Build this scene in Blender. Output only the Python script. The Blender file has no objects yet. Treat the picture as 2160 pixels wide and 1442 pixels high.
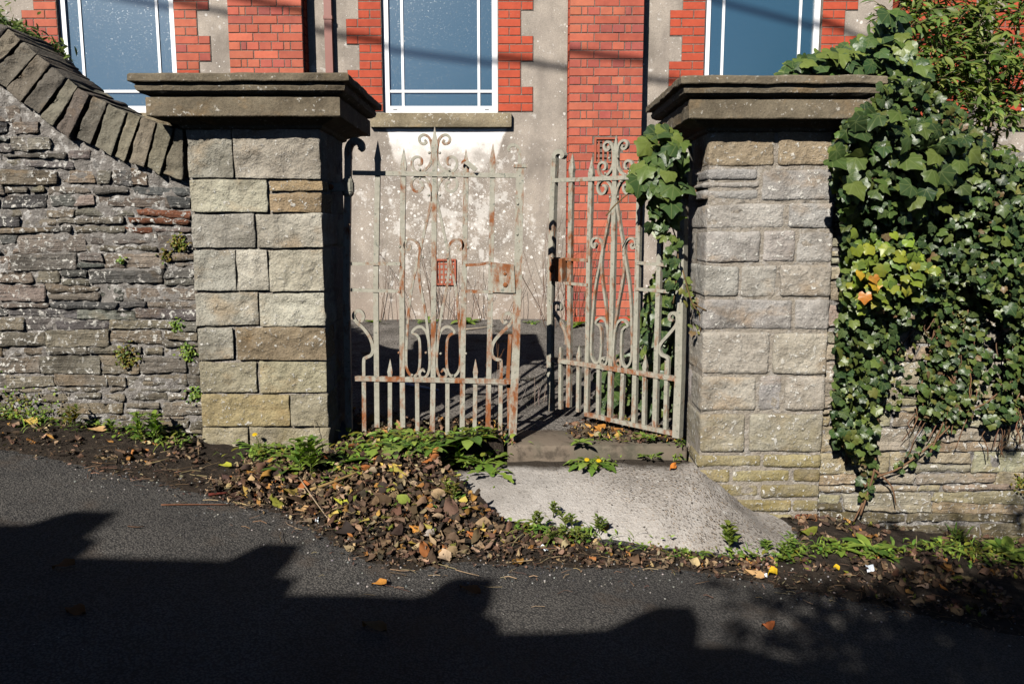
import bpy, math, random
import numpy as np
from mathutils import Vector, Matrix, noise as mn
from math import sin, cos, pi, radians, sqrt, atan2

random.seed(7)
SC = bpy.context.scene
COL = SC.collection

# ------------------------------------------------------------------ camera
CZ = 1.5
F = 1680.0
TH = math.atan(235.0 / F)
cam_d = bpy.data.cameras.new('camera'); cam = bpy.data.objects.new('camera', cam_d); COL.objects.link(cam)
cam_d.sensor_width = 36.0; cam_d.lens = 36.0 * F / 2160.0
cam.location = (0, 0, CZ); cam.rotation_euler = (pi / 2 - TH, 0, 0)
cam_d.clip_start = 0.05; cam_d.clip_end = 300
SC.camera = cam

# ------------------------------------------------------------------ light
SUN = Vector((0.44, 1.0, -0.73)).normalized()        # the way the light travels
w = bpy.data.worlds.new('World'); SC.world = w; w.use_nodes = True
wn = w.node_tree.nodes; wl = w.node_tree.links
sky = wn.new('ShaderNodeTexSky'); sky.sky_type = 'NISHITA'; sky.sun_disc = False
sky.sun_elevation = math.asin(-SUN.z)
sky.sun_rotation = math.atan2(-SUN.x, -SUN.y)
sky.air_density = 0.4; sky.dust_density = 0.15; sky.ozone_density = 3.0
bg = wn['Background']; bg.inputs['Strength'].default_value = 0.05
wl.new(sky.outputs[0], bg.inputs['Color'])
sl = bpy.data.lights.new('sun', 'SUN'); sl.energy = 5.0; sl.angle = radians(0.53); sl.color = (1.0, 0.95, 0.87)
so = bpy.data.objects.new('sun', sl); COL.objects.link(so); so.location = (-4, -9, 9)
so.rotation_euler = SUN.to_track_quat('-Z', 'Y').to_euler()
SC.view_settings.view_transform = 'Standard'; SC.view_settings.look = 'None'
SC.view_settings.gamma = 1.0; SC.view_settings.use_curve_mapping = False
SC.view_settings.exposure = 0.58
SC.cycles.use_denoising = True
SC.cycles.max_bounces = 6; SC.cycles.diffuse_bounces = 0; SC.cycles.glossy_bounces = 3

# ------------------------------------------------------------------ geometry of the view
cT, sT = cos(TH), sin(TH)
def ray(px, py):
    u = (px - 1080.0) / F; v = (721.0 - py) / F
    return Vector((u, cT + v * sT, -sT + v * cT))
def at(px, py, Y):
    d = ray(px, py); k = Y / d.y
    return Vector((d.x * k, Y, CZ + d.z * k))
def at_plane(px, py, o, n):
    d = ray(px, py); c = Vector((0, 0, CZ))
    return c + d * ((o - c).dot(n) / d.dot(n))
def road_z(x, y): return 0.185 - 0.128 * x + 0.03 * (y - 4.0)
def at_ground(px, py, fz):
    d = ray(px, py); k = 3.5
    lo, hi = 1.5, 9.0
    for _ in range(40):
        m = 0.5 * (lo + hi)
        p = d * (m / d.y)
        if CZ + p.z > fz(p.x, p.y): lo = m
        else: hi = m
    p = d * (lo / d.y)
    return Vector((p.x, lo, fz(p.x, lo)))

# ------------------------------------------------------------------ mesh helper
class MB:
    def __init__(s): s.v = []; s.f = []; s.c = []; s.l = []; s.mi = []
    def add(s, vs, fs, col=None, luv=None):
        o = len(s.v); s.v.extend([tuple(p) for p in vs]); s.f.extend([tuple(i + o for i in f) for f in fs])
        c = col or (1, 1, 1)
        s.c.extend([(c[0], c[1], c[2], 1.0)] * len(vs))
        s.l.extend(luv if luv is not None else [(0.5, 0.5, 0)] * len(vs))
    def box(s, a, b, col=None):
        x0, y0, z0 = a; x1, y1, z1 = b
        s.add([(x0,y0,z0),(x1,y0,z0),(x1,y1,z0),(x0,y1,z0),(x0,y0,z1),(x1,y0,z1),(x1,y1,z1),(x0,y1,z1)],
              [(0,3,2,1),(4,5,6,7),(0,1,5,4),(1,2,6,5),(2,3,7,6),(3,0,4,7)], col)
    def tube(s, pts, rad, n=6, col=None):
        pts = [Vector(p) for p in pts]
        rs = rad if isinstance(rad, (list, tuple)) else [rad] * len(pts)
        vs = []; fs = []
        for i, p in enumerate(pts):
            t = (pts[min(i + 1, len(pts) - 1)] - pts[max(i - 1, 0)])
            t = t.normalized() if t.length > 1e-9 else Vector((0, 0, 1))
            a = t.cross(Vector((0.13, 0.97, 0.2)));
            if a.length < 1e-3: a = t.cross(Vector((1, 0, 0)))
            a.normalize(); b = t.cross(a)
            for k in range(n):
                an = 2 * pi * k / n
                vs.append(p + (a * cos(an) + b * sin(an)) * rs[i])
        for i in range(len(pts) - 1):
            for k in range(n):
                fs.append((i*n+k, i*n+(k+1)%n, (i+1)*n+(k+1)%n, (i+1)*n+k))
        fs.append(tuple(range(n))[::-1]); fs.append(tuple((len(pts)-1)*n+k for k in range(n)))
        s.add(vs, fs, col)
    def ball(s, c, r, nu=8, nv=5, sc=(1,1,1), col=None):
        vs = [(c[0], c[1], c[2] - r*sc[2])]; fs = []
        for j in range(1, nv):
            ph = -pi/2 + pi*j/nv
            for i in range(nu):
                a = 2*pi*i/nu
                vs.append((c[0]+r*sc[0]*cos(ph)*cos(a), c[1]+r*sc[1]*cos(ph)*sin(a), c[2]+r*sc[2]*sin(ph)))
        vs.append((c[0], c[1], c[2] + r*sc[2])); L = len(vs)-1
        for i in range(nu): fs.append((0, 1+(i+1)%nu, 1+i)); fs.append((L, L-nu+i, L-nu+(i+1)%nu))
        for j in range(nv-2):
            for i in range(nu):
                a = 1+j*nu+i; b = 1+j*nu+(i+1)%nu
                fs.append((a, b, b+nu, a+nu))
        s.add(vs, fs, col)
    def mesh(s, name, mat, smooth=False):
        me = bpy.data.meshes.new(name); me.from_pydata(s.v, [], s.f); me.update()
        if any(c[:3] != (1, 1, 1) for c in s.c):
            a = me.attributes.new('Col', 'FLOAT_COLOR', 'POINT'); a.data.foreach_set('color', np.array(s.c, dtype=np.float32).ravel())
            a = me.attributes.new('luv', 'FLOAT_VECTOR', 'POINT'); a.data.foreach_set('vector', np.array(s.l, dtype=np.float32).ravel())
        if mat: me.materials.append(mat)
        if smooth: me.polygons.foreach_set('use_smooth', [True] * len(me.polygons))
        return me
    def build(s, name, mat, parent=None, smooth=False, color=None, origin=None):
        o0 = origin if origin is not None else world_loc(parent)
        if o0 is not None and o0.length > 0: s.v = [(a - o0.x, b - o0.y, c - o0.z) for a, b, c in s.v]
        ob = bpy.data.objects.new(name, s.mesh(name, mat, smooth)); COL.objects.link(ob)
        if parent is None and o0 is not None: ob.location = o0
        if parent is not None: ob.parent = parent
        if color: ob.color = (color[0], color[1], color[2], 1)
        return ob
def world_loc(o):
    if o is None: return None
    l = Vector((0, 0, 0))
    while o is not None: l += o.location; o = o.parent
    return l
def tag(o, label, cat, group=None, kind=None):
    if label: o['label'] = label
    if cat: o['category'] = cat
    if group: o['group'] = group
    if kind: o['kind'] = kind
    return o
def thing(name, label, cat, loc, group=None):
    o = bpy.data.objects.new(name, None); COL.objects.link(o); o.location = loc; o.empty_display_size = 0.1
    return tag(o, label, cat, group)
def place(me, name, parent, loc, color=None, rot=None, scale=None):
    ob = bpy.data.objects.new(name, me); COL.objects.link(ob); ob.parent = parent
    ob.location = Vector(loc) - world_loc(parent)
    if rot is not None: ob.rotation_euler = rot
    if scale is not None: ob.scale = scale
    if color: ob.color = (color[0], color[1], color[2], 1)
    return ob

def jit(c, a):
    k = 1 + random.uniform(-a, a)
    return tuple(max(0.0, x * k * (1 + random.uniform(-a, a) * 0.35)) for x in c)
def nz(x, y, z=0.0, o=4): return mn.fractal(Vector((x, y, z)), 0.9, 2.1, o)
def clampf(x, a=0.0, b=1.0): return a if x < a else b if x > b else x
def sstep(a, b, x):
    t = clampf((x - a) / (b - a)); return t * t * (3 - 2 * t)

# a rough stone: quad (x,z) corners TL,TR,BR,BL, from y0 (front) to y1; corners rounded, faces broken
def rough_block(mb, quad, y0, y1, step=0.03, rnd=0.012, amp=0.006, seed=0.0, rock=0.0, maxn=14, freq=9.0, back=False, pillow=0.0):
    TL, TR, BR, BL = [Vector((q[0], q[1], 0)) for q in quad]
    W = 0.5 * ((TR - TL).length + (BR - BL).length); H = 0.5 * ((TL - BL).length + (TR - BR).length); D = y1 - y0
    nx = max(2, min(maxn, round(W / step))); nzz = max(2, min(maxn, round(H / step))); ny = max(2, min(5, round(D / (step * 2))))
    r = min(rnd, W * 0.45, H * 0.45, D * 0.45)
    # squeeze the outermost lattice lines to the rounding zone
    def line(n, L):
        if n <= 2: return [0, L * 0.5, L]
        ts = [0.0, r * 0.9] + [r * 0.9 + (L - 1.8 * r) * i / (n - 1) for i in range(1, n - 1)] + [L - r * 0.9, L]
        return ts
    xs, ys, zs = line(nx, W), line(ny, D), line(nzz, H)
    idx = {}; vs = []; fs = []
    NX, NY, NZ = len(xs) - 1, len(ys) - 1, len(zs) - 1
    def vid(i, j, k):
        key = (i, j, k)
        if key in idx: return idx[key]
        x, y, z = xs[i], ys[j], zs[k]
        q = Vector((min(max(x, r), W - r), min(max(y, r), D - r), min(max(z, r), H - r)))
        d = Vector((x, y, z)) - q
        if d.length > 1e-9:
            n = d.normalized(); p = q + n * r
        else: n = Vector((0, -1, 0)); p = q
        X, Z = p.x, p.z
        a = amp * nz(X * freq + seed, p.y * freq, Z * freq + seed * 0.7, 4)
        edge = min(x, W - x, z, H - z); e = clampf(edge / 0.04)
        if rock:
            wx = 0.03 * mn.noise(Vector((X * 11, Z * 11, seed)))
            g = mn.noise(Vector((X * 7 + seed * 3 + wx * 20, Z * 9, seed))) ; g2 = mn.noise(Vector((X * 17 - seed, Z * 24 + wx * 30, seed * 2)))
            cel = mn.cell(Vector((X * 9 + wx * 40 + seed, Z * 13 + wx * 60, seed))) - 0.5
            a += rock * (abs(g) * 1.2 + 0.6 * abs(g2) - 0.45 + 0.35 * cel) * (e if j == 0 else 0.5)
        p = p + n * a
        if pillow and j == 0: p.y -= pillow * e
        uu, vv = p.x / W, p.z / H
        b = BL * (1 - uu) + BR * uu; t = TL * (1 - uu) + TR * uu; m = b * (1 - vv) + t * vv
        idx[key] = len(vs); vs.append((m.x, y0 + p.y, m.y)); return idx[key]
    for i in range(NX):
        for k in range(NZ):
            fs.append((vid(i,0,k), vid(i+1,0,k), vid(i+1,0,k+1), vid(i,0,k+1)))
            if back: fs.append((vid(i,NY,k), vid(i,NY,k+1), vid(i+1,NY,k+1), vid(i+1,NY,k)))
    for j in range(NY):
        for k in range(NZ):
            fs.append((vid(0,j,k), vid(0,j,k+1), vid(0,j+1,k+1), vid(0,j+1,k)))
            fs.append((vid(NX,j,k), vid(NX,j+1,k), vid(NX,j+1,k+1), vid(NX,j,k+1)))
        for i in range(NX):
            fs.append((vid(i,j,0), vid(i,j+1,0), vid(i+1,j+1,0), vid(i+1,j,0)))
            fs.append((vid(i,j,NZ), vid(i+1,j,NZ), vid(i+1,j+1,NZ), vid(i,j+1,NZ)))
    mb.add(vs, fs)

def smooth_path(pts, sub=5):
    P = [Vector(p) for p in pts]; P = [P[0] * 2 - P[1]] + P + [P[-1] * 2 - P[-2]]
    out = []
    for i in range(1, len(P) - 2):
        p0, p1, p2, p3 = P[i-1], P[i], P[i+1], P[i+2]
        for k in range(sub):
            t = k / sub
            out.append(0.5 * ((2*p1) + (p2-p0)*t + (2*p0-5*p1+4*p2-p3)*t*t + (3*p1-p0-3*p2+p3)*t*t*t))
    out.append(P[-2]); return out

# ------------------------------------------------------------------ material helper
class G:
    def __init__(s, name):
        s.m = bpy.data.materials.new(name); s.m.use_nodes = True; s.t = s.m.node_tree
        s.bsdf = s.t.nodes['Principled BSDF']; s._pos = None
    def n(s, typ, props=None, **ins):
        nd = s.t.nodes.new(typ)
        for k, v in (props or {}).items(): setattr(nd, k, v)
        for k, v in ins.items(): s.set(nd, k, v)
        return nd
    def set(s, nd, k, v):
        sock = nd.inputs[int(k[1:])] if k[0] == 'i' and k[1:].isdigit() else nd.inputs[k.replace('_', ' ')]
        if hasattr(v, 'links'): s.t.links.new(v, sock)
        else:
            if isinstance(v, tuple) and len(v) == 3 and sock.type == 'RGBA': v = v + (1,)
            sock.default_value = v
    def pos(s, rand=True):
        if s._pos is None:
            g = s.n('ShaderNodeNewGeometry').outputs['Position']
            if rand:
                oi = s.n('ShaderNodeObjectInfo').outputs['Random']
                cx = s.n('ShaderNodeCombineXYZ', X=s.math('MULTIPLY', oi, 37.0), Y=s.math('MULTIPLY', oi, 91.0), Z=s.math('MULTIPLY', oi, 53.0)).outputs[0]
                g = s.n('ShaderNodeVectorMath', {'operation': 'ADD'}, i0=g, i1=cx).outputs[0]
            s._pos = g
        return s._pos
    def wpos(s): return s.n('ShaderNodeNewGeometry').outputs['Position']
    def xyz(s, v):
        o = s.n('ShaderNodeSeparateXYZ', Vector=v).outputs; return o[0], o[1], o[2]
    def scale(s, v, sc): return s.n('ShaderNodeVectorMath', {'operation': 'MULTIPLY'}, i0=v, i1=sc).outputs[0]
    def ocol(s): return s.n('ShaderNodeObjectInfo').outputs['Color']
    def orand(s): return s.n('ShaderNodeObjectInfo').outputs['Random']
    def attr(s, name, out='Color'): return s.n('ShaderNodeAttribute', {'attribute_name': name}).outputs[out]
    def math(s, op, a, b=0.0, c=None, clamp=False):
        nd = s.n('ShaderNodeMath', {'operation': op, 'use_clamp': clamp}, i0=a, i1=b)
        if c is not None: s.set(nd, 'i2', c)
        return nd.outputs[0]
    def noise(s, scale, detail=4.0, rough=0.55, vec=None, dist=0.0, out=0):
        return s.n('ShaderNodeTexNoise', Vector=vec if vec is not None else s.pos(), Scale=scale, Detail=detail, Roughness=rough, Distortion=dist).outputs[out]
    def vor(s, scale, feature='F1', vec=None, out=0, rnd=1.0):
        return s.n('ShaderNodeTexVoronoi', {'feature': feature}, Vector=vec if vec is not None else s.pos(), Scale=scale, Randomness=rnd).outputs[out]
    def mr(s, v, a, b, c=0.0, d=1.0, interp='LINEAR'):
        return s.n('ShaderNodeMapRange', {'interpolation_type': interp}, i0=v, i1=a, i2=b, i3=c, i4=d).outputs[0]
    def mix(s, f, a, b, blend='MIX'):
        nd = s.n('ShaderNodeMix', {'data_type': 'RGBA', 'blend_type': blend, 'clamp_factor': True})
        s.set(nd, 'i0', f); s.set(nd, 'i6', a); s.set(nd, 'i7', b); return nd.outputs[2]
    def ramp(s, f, stops):
        nd = s.n('ShaderNodeValToRGB', i0=f); cr = nd.color_ramp
        while len(cr.elements) < len(stops): cr.elements.new(0.5)
        for e, (p, c) in zip(cr.elements, stops): e.position = p; e.color = tuple(c) + (1,)
        return nd.outputs[0]
    def bump(s, h, strength=0.5, dist=0.01, normal=None):
        nd = s.n('ShaderNodeBump', Height=h, Strength=strength, Distance=dist)
        if normal is not None: s.set(nd, 'Normal', normal)
        return nd.outputs[0]
    def out(s, col, rough=0.9, normal=None, spec=0.3, **kw):
        s.set(s.bsdf, 'Base Color', col); s.set(s.bsdf, 'Roughness', rough); s.set(s.bsdf, 'Specular IOR Level', spec)
        if normal is not None: s.set(s.bsdf, 'Normal', normal)
        for k, v in kw.items(): s.set(s.bsdf, k, v)
        return s.m

def stone_mat(name, lichen=0.5, bump=0.6, stain=0.5, lich_lo=0.60, band=0.0, moss_k=0.7):
    g = G(name); base = g.ocol()
    n1 = g.noise(7.0, 7, 0.62); n2 = g.noise(2.6, 4, 0.5); fine = g.noise(95.0, 4, 0.6)
    c = g.mix(g.mr(n1, 0.3, 0.7, 0.0, 0.75), base, g.mix(1.0, base, (0.52, 0.49, 0.47), 'MULTIPLY'))
    st = g.mr(g.noise(4.3, 5, 0.6, vec=g.scale(g.pos(), (1.0, 1.0, 1.6))), 0.56, 0.70, 0.0, stain)
    c = g.mix(st, c, (0.30, 0.185, 0.075))
    c = g.mix(g.mr(fine, 0.35, 0.7, 0.0, 0.7), c, g.mix(1.0, c, (1.55, 1.5, 1.45), 'MULTIPLY'))
    pit = g.mr(g.noise(48.0, 6, 0.7), 0.40, 0.30, 0.0, 0.75)
    c = g.mix(pit, c, g.mix(1.0, c, (0.42, 0.40, 0.38), 'MULTIPLY'))
    li = g.math('MULTIPLY', g.mr(g.noise(44.0, 4, 0.62), lich_lo + 0.02, lich_lo + 0.055), g.mr(g.noise(6.0, 4, 0.6), 0.42, 0.54, 0.10, 1.0), clamp=True)
    big = g.mr(g.noise(3.1, 5, 0.65), 0.50, 0.66, 0.0, 0.75)
    c = g.mix(big, c, g.mix(1.0, c, (0.50, 0.49, 0.47), 'MULTIPLY'))
    wz = g.xyz(g.wpos())[2]
    moss = g.math('MULTIPLY', g.mr(g.math('ADD', wz, g.math('MULTIPLY', g.noise(5.0, 5, 0.6), 0.9)), 1.15, 0.55, 0.0, moss_k), g.mr(g.noise(12.0, 6, 0.7), 0.40, 0.62))
    c = g.mix(moss, c, (0.20, 0.155, 0.05))
    li2 = g.mr(g.vor(36.0), 0.20, 0.13, 0.0, 1.0)
    li2 = g.math('MULTIPLY', li2, g.mr(g.noise(5.0, 3), 0.52, 0.62, 0.0, 0.55))
    lm = g.math('MULTIPLY', g.math('MAXIMUM', li, li2), lichen, clamp=True)
    lm = g.math('MULTIPLY', lm, g.mr(g.noise(120.0, 3, 0.6), 0.30, 0.45, 0.45, 1.0))
    c = g.mix(lm, c, (0.62, 0.60, 0.55))
    h = g.math('ADD', g.math('MULTIPLY', g.noise(22.0, 9, 0.68), 1.0), g.math('MULTIPLY', fine, 0.25))
    if band:
        h = g.math('ADD', h, g.math('MULTIPLY', g.noise(9.0, 5, 0.6, vec=g.scale(g.pos(), (0.5, 1.0, 6.0))), band))
    h = g.math('ADD', h, g.math('MULTIPLY', lm, 0.12))
    return g.out(c, 0.92, g.bump(h, bump, 0.03), 0.2)

M = {}
M['pier_stone'] = stone_mat('pier_stone', 0.9, 1.0, 0.35, 0.585)
M['pier_stone_light'] = stone_mat('pier_stone_light', 1.0, 0.9, 0.35, 0.565)
M['cap_stone'] = stone_mat('cap_stone', 0.5, 0.5, 0.3, 0.60)
M['rubble'] = stone_mat('rubble', 0.95, 1.0, 0.22, 0.53, 0.9)
M['coping'] = stone_mat('coping', 0.28, 0.8, 0.25, 0.63)
M['wall_stone'] = stone_mat('wall_stone', 0.95, 0.9, 0.35, 0.545, 0.5, 0.35)

def mortar_mat(name, a, b, white=0.6):
    g = G(name)
    c = g.mix(g.noise(9.0, 7, 0.65), a, b)
    c = g.mix(g.mr(g.noise(30.0, 8, 0.7), 0.52, 0.60, 0.0, white), c, (0.60, 0.58, 0.55))
    c = g.mix(g.mr(g.noise(14.0, 5, 0.6), 0.58, 0.68, 0.0, 0.7), c, (0.10, 0.095, 0.09))
    h = g.math('ADD', g.noise(28.0, 9, 0.72), g.math('MULTIPLY', g.noise(110.0, 4), 0.3))
    return g.out(c, 0.95, g.bump(h, 1.0, 0.03), 0.15)
M['mortar'] = mortar_mat('mortar', (0.12, 0.11, 0.10), (0.32, 0.295, 0.27), 0.7)
M['pier_mortar'] = mortar_mat('pier_mortar', (0.24, 0.21, 0.17), (0.42, 0.37, 0.31), 0.4)
M['brick_mortar'] = mortar_mat('brick_mortar', (0.14, 0.11, 0.09), (0.26, 0.215, 0.18), 0.1)

g = G('brick')
c = g.ocol()
c = g.mix(g.mr(g.noise(14.0, 5, 0.6), 0.35, 0.75, 0.0, 0.6), c, g.mix(1.0, c, (0.66, 0.62, 0.70), 'MULTIPLY'))
c = g.mix(g.mr(g.noise(60.0, 4, 0.6), 0.62, 0.72, 0.0, 0.25), c, (0.42, 0.25, 0.2))
c = g.mix(g.mr(g.noise(2.2, 6, 0.65, vec=g.wpos()), 0.46, 0.66, 0.0, 0.55), c, g.mix(1.0, c, (0.62, 0.60, 0.62), 'MULTIPLY'))
M['brick'] = g.out(c, 0.8, g.bump(g.noise(70.0, 6, 0.6), 0.25, 0.006), 0.25)

# rendered wall: speckled cement, flaking limewash below the middle sill
g = G('cement_render'); p = g.wpos(); X, Y, Z = g.xyz(p)
g._pos = p
c = g.ramp(g.noise(3.0, 8, 0.62), [(0.3, (0.19, 0.165, 0.14)), (0.5, (0.31, 0.27, 0.23)), (0.7, (0.41, 0.355, 0.30))])
c = g.mix(g.mr(g.noise(7.0, 4, 0.5, vec=g.scale(p, (1.0, 1.0, 0.25))), 0.5, 0.72, 0.0, 0.5), c, (0.17, 0.145, 0.125))
low = g.mr(Z, 1.15, 0.65, 0.0, 1.0, 'SMOOTHSTEP')
c = g.mix(g.math('MULTIPLY', low, 0.5), c, (0.33, 0.255, 0.205))
c = g.mix(g.mr(g.noise(90.0, 5, 0.7), 0.45, 0.7, 0.0, 0.5), c, (0.15, 0.13, 0.115))
# white flecks: thick in a zone below the window
dx = g.math('ABSOLUTE', g.math('SUBTRACT', X, -0.62))
zone = g.math('MULTIPLY', g.mr(dx, 1.05, 0.2, 0.0, 1.0, 'SMOOTHSTEP'), g.mr(g.math('ABSOLUTE', g.math('SUBTRACT', Z, 1.60)), 1.0, 0.1, 0.0, 1.0, 'SMOOTHSTEP'))
zone = g.math('ADD', zone, g.math('MULTIPLY', g.math('MULTIPLY', g.mr(g.noise(1.6, 3), 0.45, 0.6), g.mr(Z, 2.8, 2.3)), 0.35))
fm = None
for sc_, k_ in ((26.0, 0.75), (48.0, 0.9), (85.0, 1.0)):
    pw = g.n('ShaderNodeVectorMath', {'operation': 'ADD'}, i0=p, i1=g.scale(g.noise(40.0, 3, 0.6, out=1), (0.02, 0.02, 0.02))).outputs[0]
    d_ = g.vor(sc_, vec=pw); r0, r1, r2 = g.xyz(g.vor(sc_, vec=pw, out=1))
    on = g.math('LESS_THAN', r0, g.math('MULTIPLY', g.math('ADD', g.math('MULTIPLY', zone, 0.62), 0.045), k_))
    q_ = g.math('MULTIPLY', on, g.mr(g.math('SUBTRACT', d_, g.math('MULTIPLY', r1, 0.34)), 0.06, 0.0))
    q_ = g.math('MULTIPLY', q_, g.mr(r2, 0.0, 1.0, 0.45, 1.0))
    fm = q_ if fm is None else g.math('MAXIMUM', fm, q_)
fm = g.math('MAXIMUM', fm, g.math('MULTIPLY', g.mr(g.math('ADD', g.noise(11.0, 7, 0.68), g.math('MULTIPLY', zone, 0.1)), 0.60, 0.68), 0.5))
c = g.mix(fm, c, (0.68, 0.655, 0.62))
# limewashed tongue right under the sill
hw = g.math('ADD', 0.575, g.math('MULTIPLY', g.math('SUBTRACT', Z, 2.45), 0.33))
hw = g.math('ADD', hw, g.math('MULTIPLY', g.math('SUBTRACT', g.noise(5.0, 5, 0.6), 0.5), 0.12))
t1 = g.mr(g.math('SUBTRACT', hw, dx), -0.01, 0.015)
t1 = g.math('MULTIPLY', t1, g.mr(g.math('ADD', Z, g.math('MULTIPLY', g.noise(6.0, 5, 0.6), 0.5)), 2.30, 2.62))
t1 = g.math('MULTIPLY', t1, g.mr(g.noise(18.0, 6, 0.65), 0.25, 0.42, 0.55, 1.0))
t1 = g.math('MULTIPLY', t1, g.math('LESS_THAN', Z, 2.5))
c = g.mix(t1, c, (0.78, 0.74, 0.70))
M['render'] = g.out(c, 0.92, g.bump(g.math('ADD', g.noise(85.0, 5, 0.7), g.math('MULTIPLY', fm, 0.4)), 0.45, 0.01), 0.2)

def plain(name, col, rough=0.6, spec=0.4, bs=0.0, sc=40.0, var=0.25):
    g = G(name)
    c = g.mix(g.mr(g.noise(sc * 0.3, 5, 0.6), 0.3, 0.7, 0.0, var * 2), col, tuple(x * 0.6 for x in col))
    return g.out(c, rough, g.bump(g.noise(sc, 5, 0.6), bs, 0.004) if bs else None, spec)
M['upvc'] = plain('white_frame', (0.80, 0.81, 0.82), 0.35, 0.5, 0.0, 20, 0.04)
M['downpipe'] = plain('brown_plastic', (0.22, 0.085, 0.065), 0.45, 0.4, 0.05, 30, 0.1)
M['dark'] = plain('dark_void', (0.01, 0.009, 0.009), 0.9, 0.1)
M['terracotta'] = plain('terracotta', (0.34, 0.095, 0.055), 0.8, 0.2, 0.2, 60, 0.2)
M['sill'] = stone_mat('sill_stone', 0.75, 0.4, 0.5, 0.59)

g = G('hammered_glass'); p = g.wpos()
# hammered glass: small dimples of uneven depth on a gently wavy sheet
vd = g.vor(88.0, vec=g.scale(p, (1.0, 0.2, 1.25))); vc = g.xyz(g.vor(88.0, vec=g.scale(p, (1.0, 0.2, 1.25)), out=1))[0]
dim = g.math('MULTIPLY', g.mr(vd, 0.0, 0.42, 1.0, 0.0, 'SMOOTHSTEP'), g.mr(g.math('POWER', vc, 3.0), 0.0, 1.0, 0.12, 1.0))
nb = g.bump(g.math('ADD', dim, g.math('MULTIPLY', g.noise(45.0, 3, 0.5, vec=p), 0.3)), 0.225, 0.0032)
M['glass'] = g.out((0.020, 0.075, 0.125), 0.205, nb, 0.5, IOR=2.7)  # blue base colour stands in for the sky mirrored in the panes

# gate: flaking grey-green paint with rust; the object's colour R is how rusty the piece is
g = G('rusty_paint'); r_ = g.xyz(g.ocol())[0]
paint = g.mix(g.noise(30.0, 5, 0.6), (0.185, 0.18, 0.14), (0.39, 0.37, 0.31))
paint = g.mix(g.mr(g.noise(55.0, 5, 0.7), 0.58, 0.64, 0.0, 0.8), paint, (0.10, 0.115, 0.095))
thr = g.math('SUBTRACT', 0.635, g.math('MULTIPLY', r_, 0.36))
rm = g.math('MULTIPLY', g.math('SUBTRACT', g.math('ADD', g.math('MULTIPLY', g.noise(30.0, 8, 0.7, vec=g.scale(g.pos(), (1.0, 1.0, 0.35))), 0.6), g.math('MULTIPLY', g.noise(7.0, 4, 0.6), 0.4)), thr), 9.0, clamp=True)
rust = g.mix(g.noise(40.0, 5, 0.65), (0.30, 0.105, 0.03), (0.10, 0.034, 0.016))
c = g.mix(rm, paint, rust)
M['gate'] = g.out(c, g.mr(rm, 0, 1, 0.6, 0.95), g.bump(g.math('ADD', g.noise(60.0, 6, 0.7), g.math('MULTIPLY', rm, 0.4)), 0.55, 0.004), 0.35)

g = G('asphalt'); p = g.wpos(); g._pos = p
v = g.vor(125.0); v2 = g.vor(240.0); cellc = g.vor(125.0, out=1)
c = g.ramp(g.noise(2.2, 6, 0.6), [(0.3, (0.066, 0.062, 0.058)), (0.7, (0.092, 0.087, 0.080))])
gr = g.xyz(cellc)[0]
c = g.mix(g.mr(gr, 0.0, 1.0, 0.0, 0.5), c, g.mix(1.0, c, (1.9, 1.85, 1.8), 'MULTIPLY'))
c = g.mix(g.mr(g.math('ADD', v, g.math('MULTIPLY', g.noise(190.0, 4, 0.7), 0.5)), 0.62, 0.86, 0.0, 0.8), c, (0.016, 0.016, 0.017))
sp = g.math('MULTIPLY', g.mr(g.vor(46.0), 0.10, 0.07), g.math('GREATER_THAN', g.xyz(g.vor(46.0, out=1))[1], 0.93))
c = g.mix(sp, c, (0.45, 0.43, 0.40))
c = g.mix(g.mr(g.noise(5.0, 5, 0.6), 0.56, 0.72, 0.0, 0.6), c, (0.075, 0.056, 0.042))
c = g.mix(g.mr(g.noise(1.1, 6, 0.6), 0.36, 0.66, 0.0, 1.0), g.mix(1.0, c, (0.72, 0.73, 0.75), 'MULTIPLY'), g.mix(1.0, c, (1.22, 1.2, 1.17), 'MULTIPLY'))
c = g.mix(g.mr(g.noise(26.0, 6, 0.7), 0.60, 0.68, 0.0, 0.6), c, (0.030, 0.028, 0.027))
h = g.math('SUBTRACT', 1.0, g.math('ADD', g.math('MULTIPLY', v, 0.8), g.math('MULTIPLY', v2, 0.5)))
h = g.math('ADD', h, g.math('MULTIPLY', g.noise(60.0, 5, 0.7), 0.9))
M['asphalt'] = g.out(c, 0.82, g.bump(g.math('ADD', h, g.math('MULTIPLY', g.noise(300.0, 2), 0.2)), 0.8, 0.0055), 0.3)

g = G('yard_surface'); p = g.wpos(); g._pos = p
c = g.ramp(g.noise(3.5, 8, 0.65), [(0.3, (0.13, 0.115, 0.10)), (0.55, (0.25, 0.225, 0.20)), (0.75, (0.33, 0.30, 0.27))])
c = g.mix(g.mr(g.noise(6.0, 6, 0.65), 0.55, 0.66, 0.0, 0.85), c, (0.035, 0.032, 0.016))
c = g.mix(g.mr(g.vor(70.0), 0.3, 0.6, 0.0, 0.6), c, (0.03, 0.028, 0.026))
M['yard'] = g.out(c, 0.95, g.bump(g.math('ADD', g.noise(45.0, 7, 0.7), g.math('MULTIPLY', g.vor(70.0), -0.5)), 0.9, 0.015), 0.2)

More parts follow.
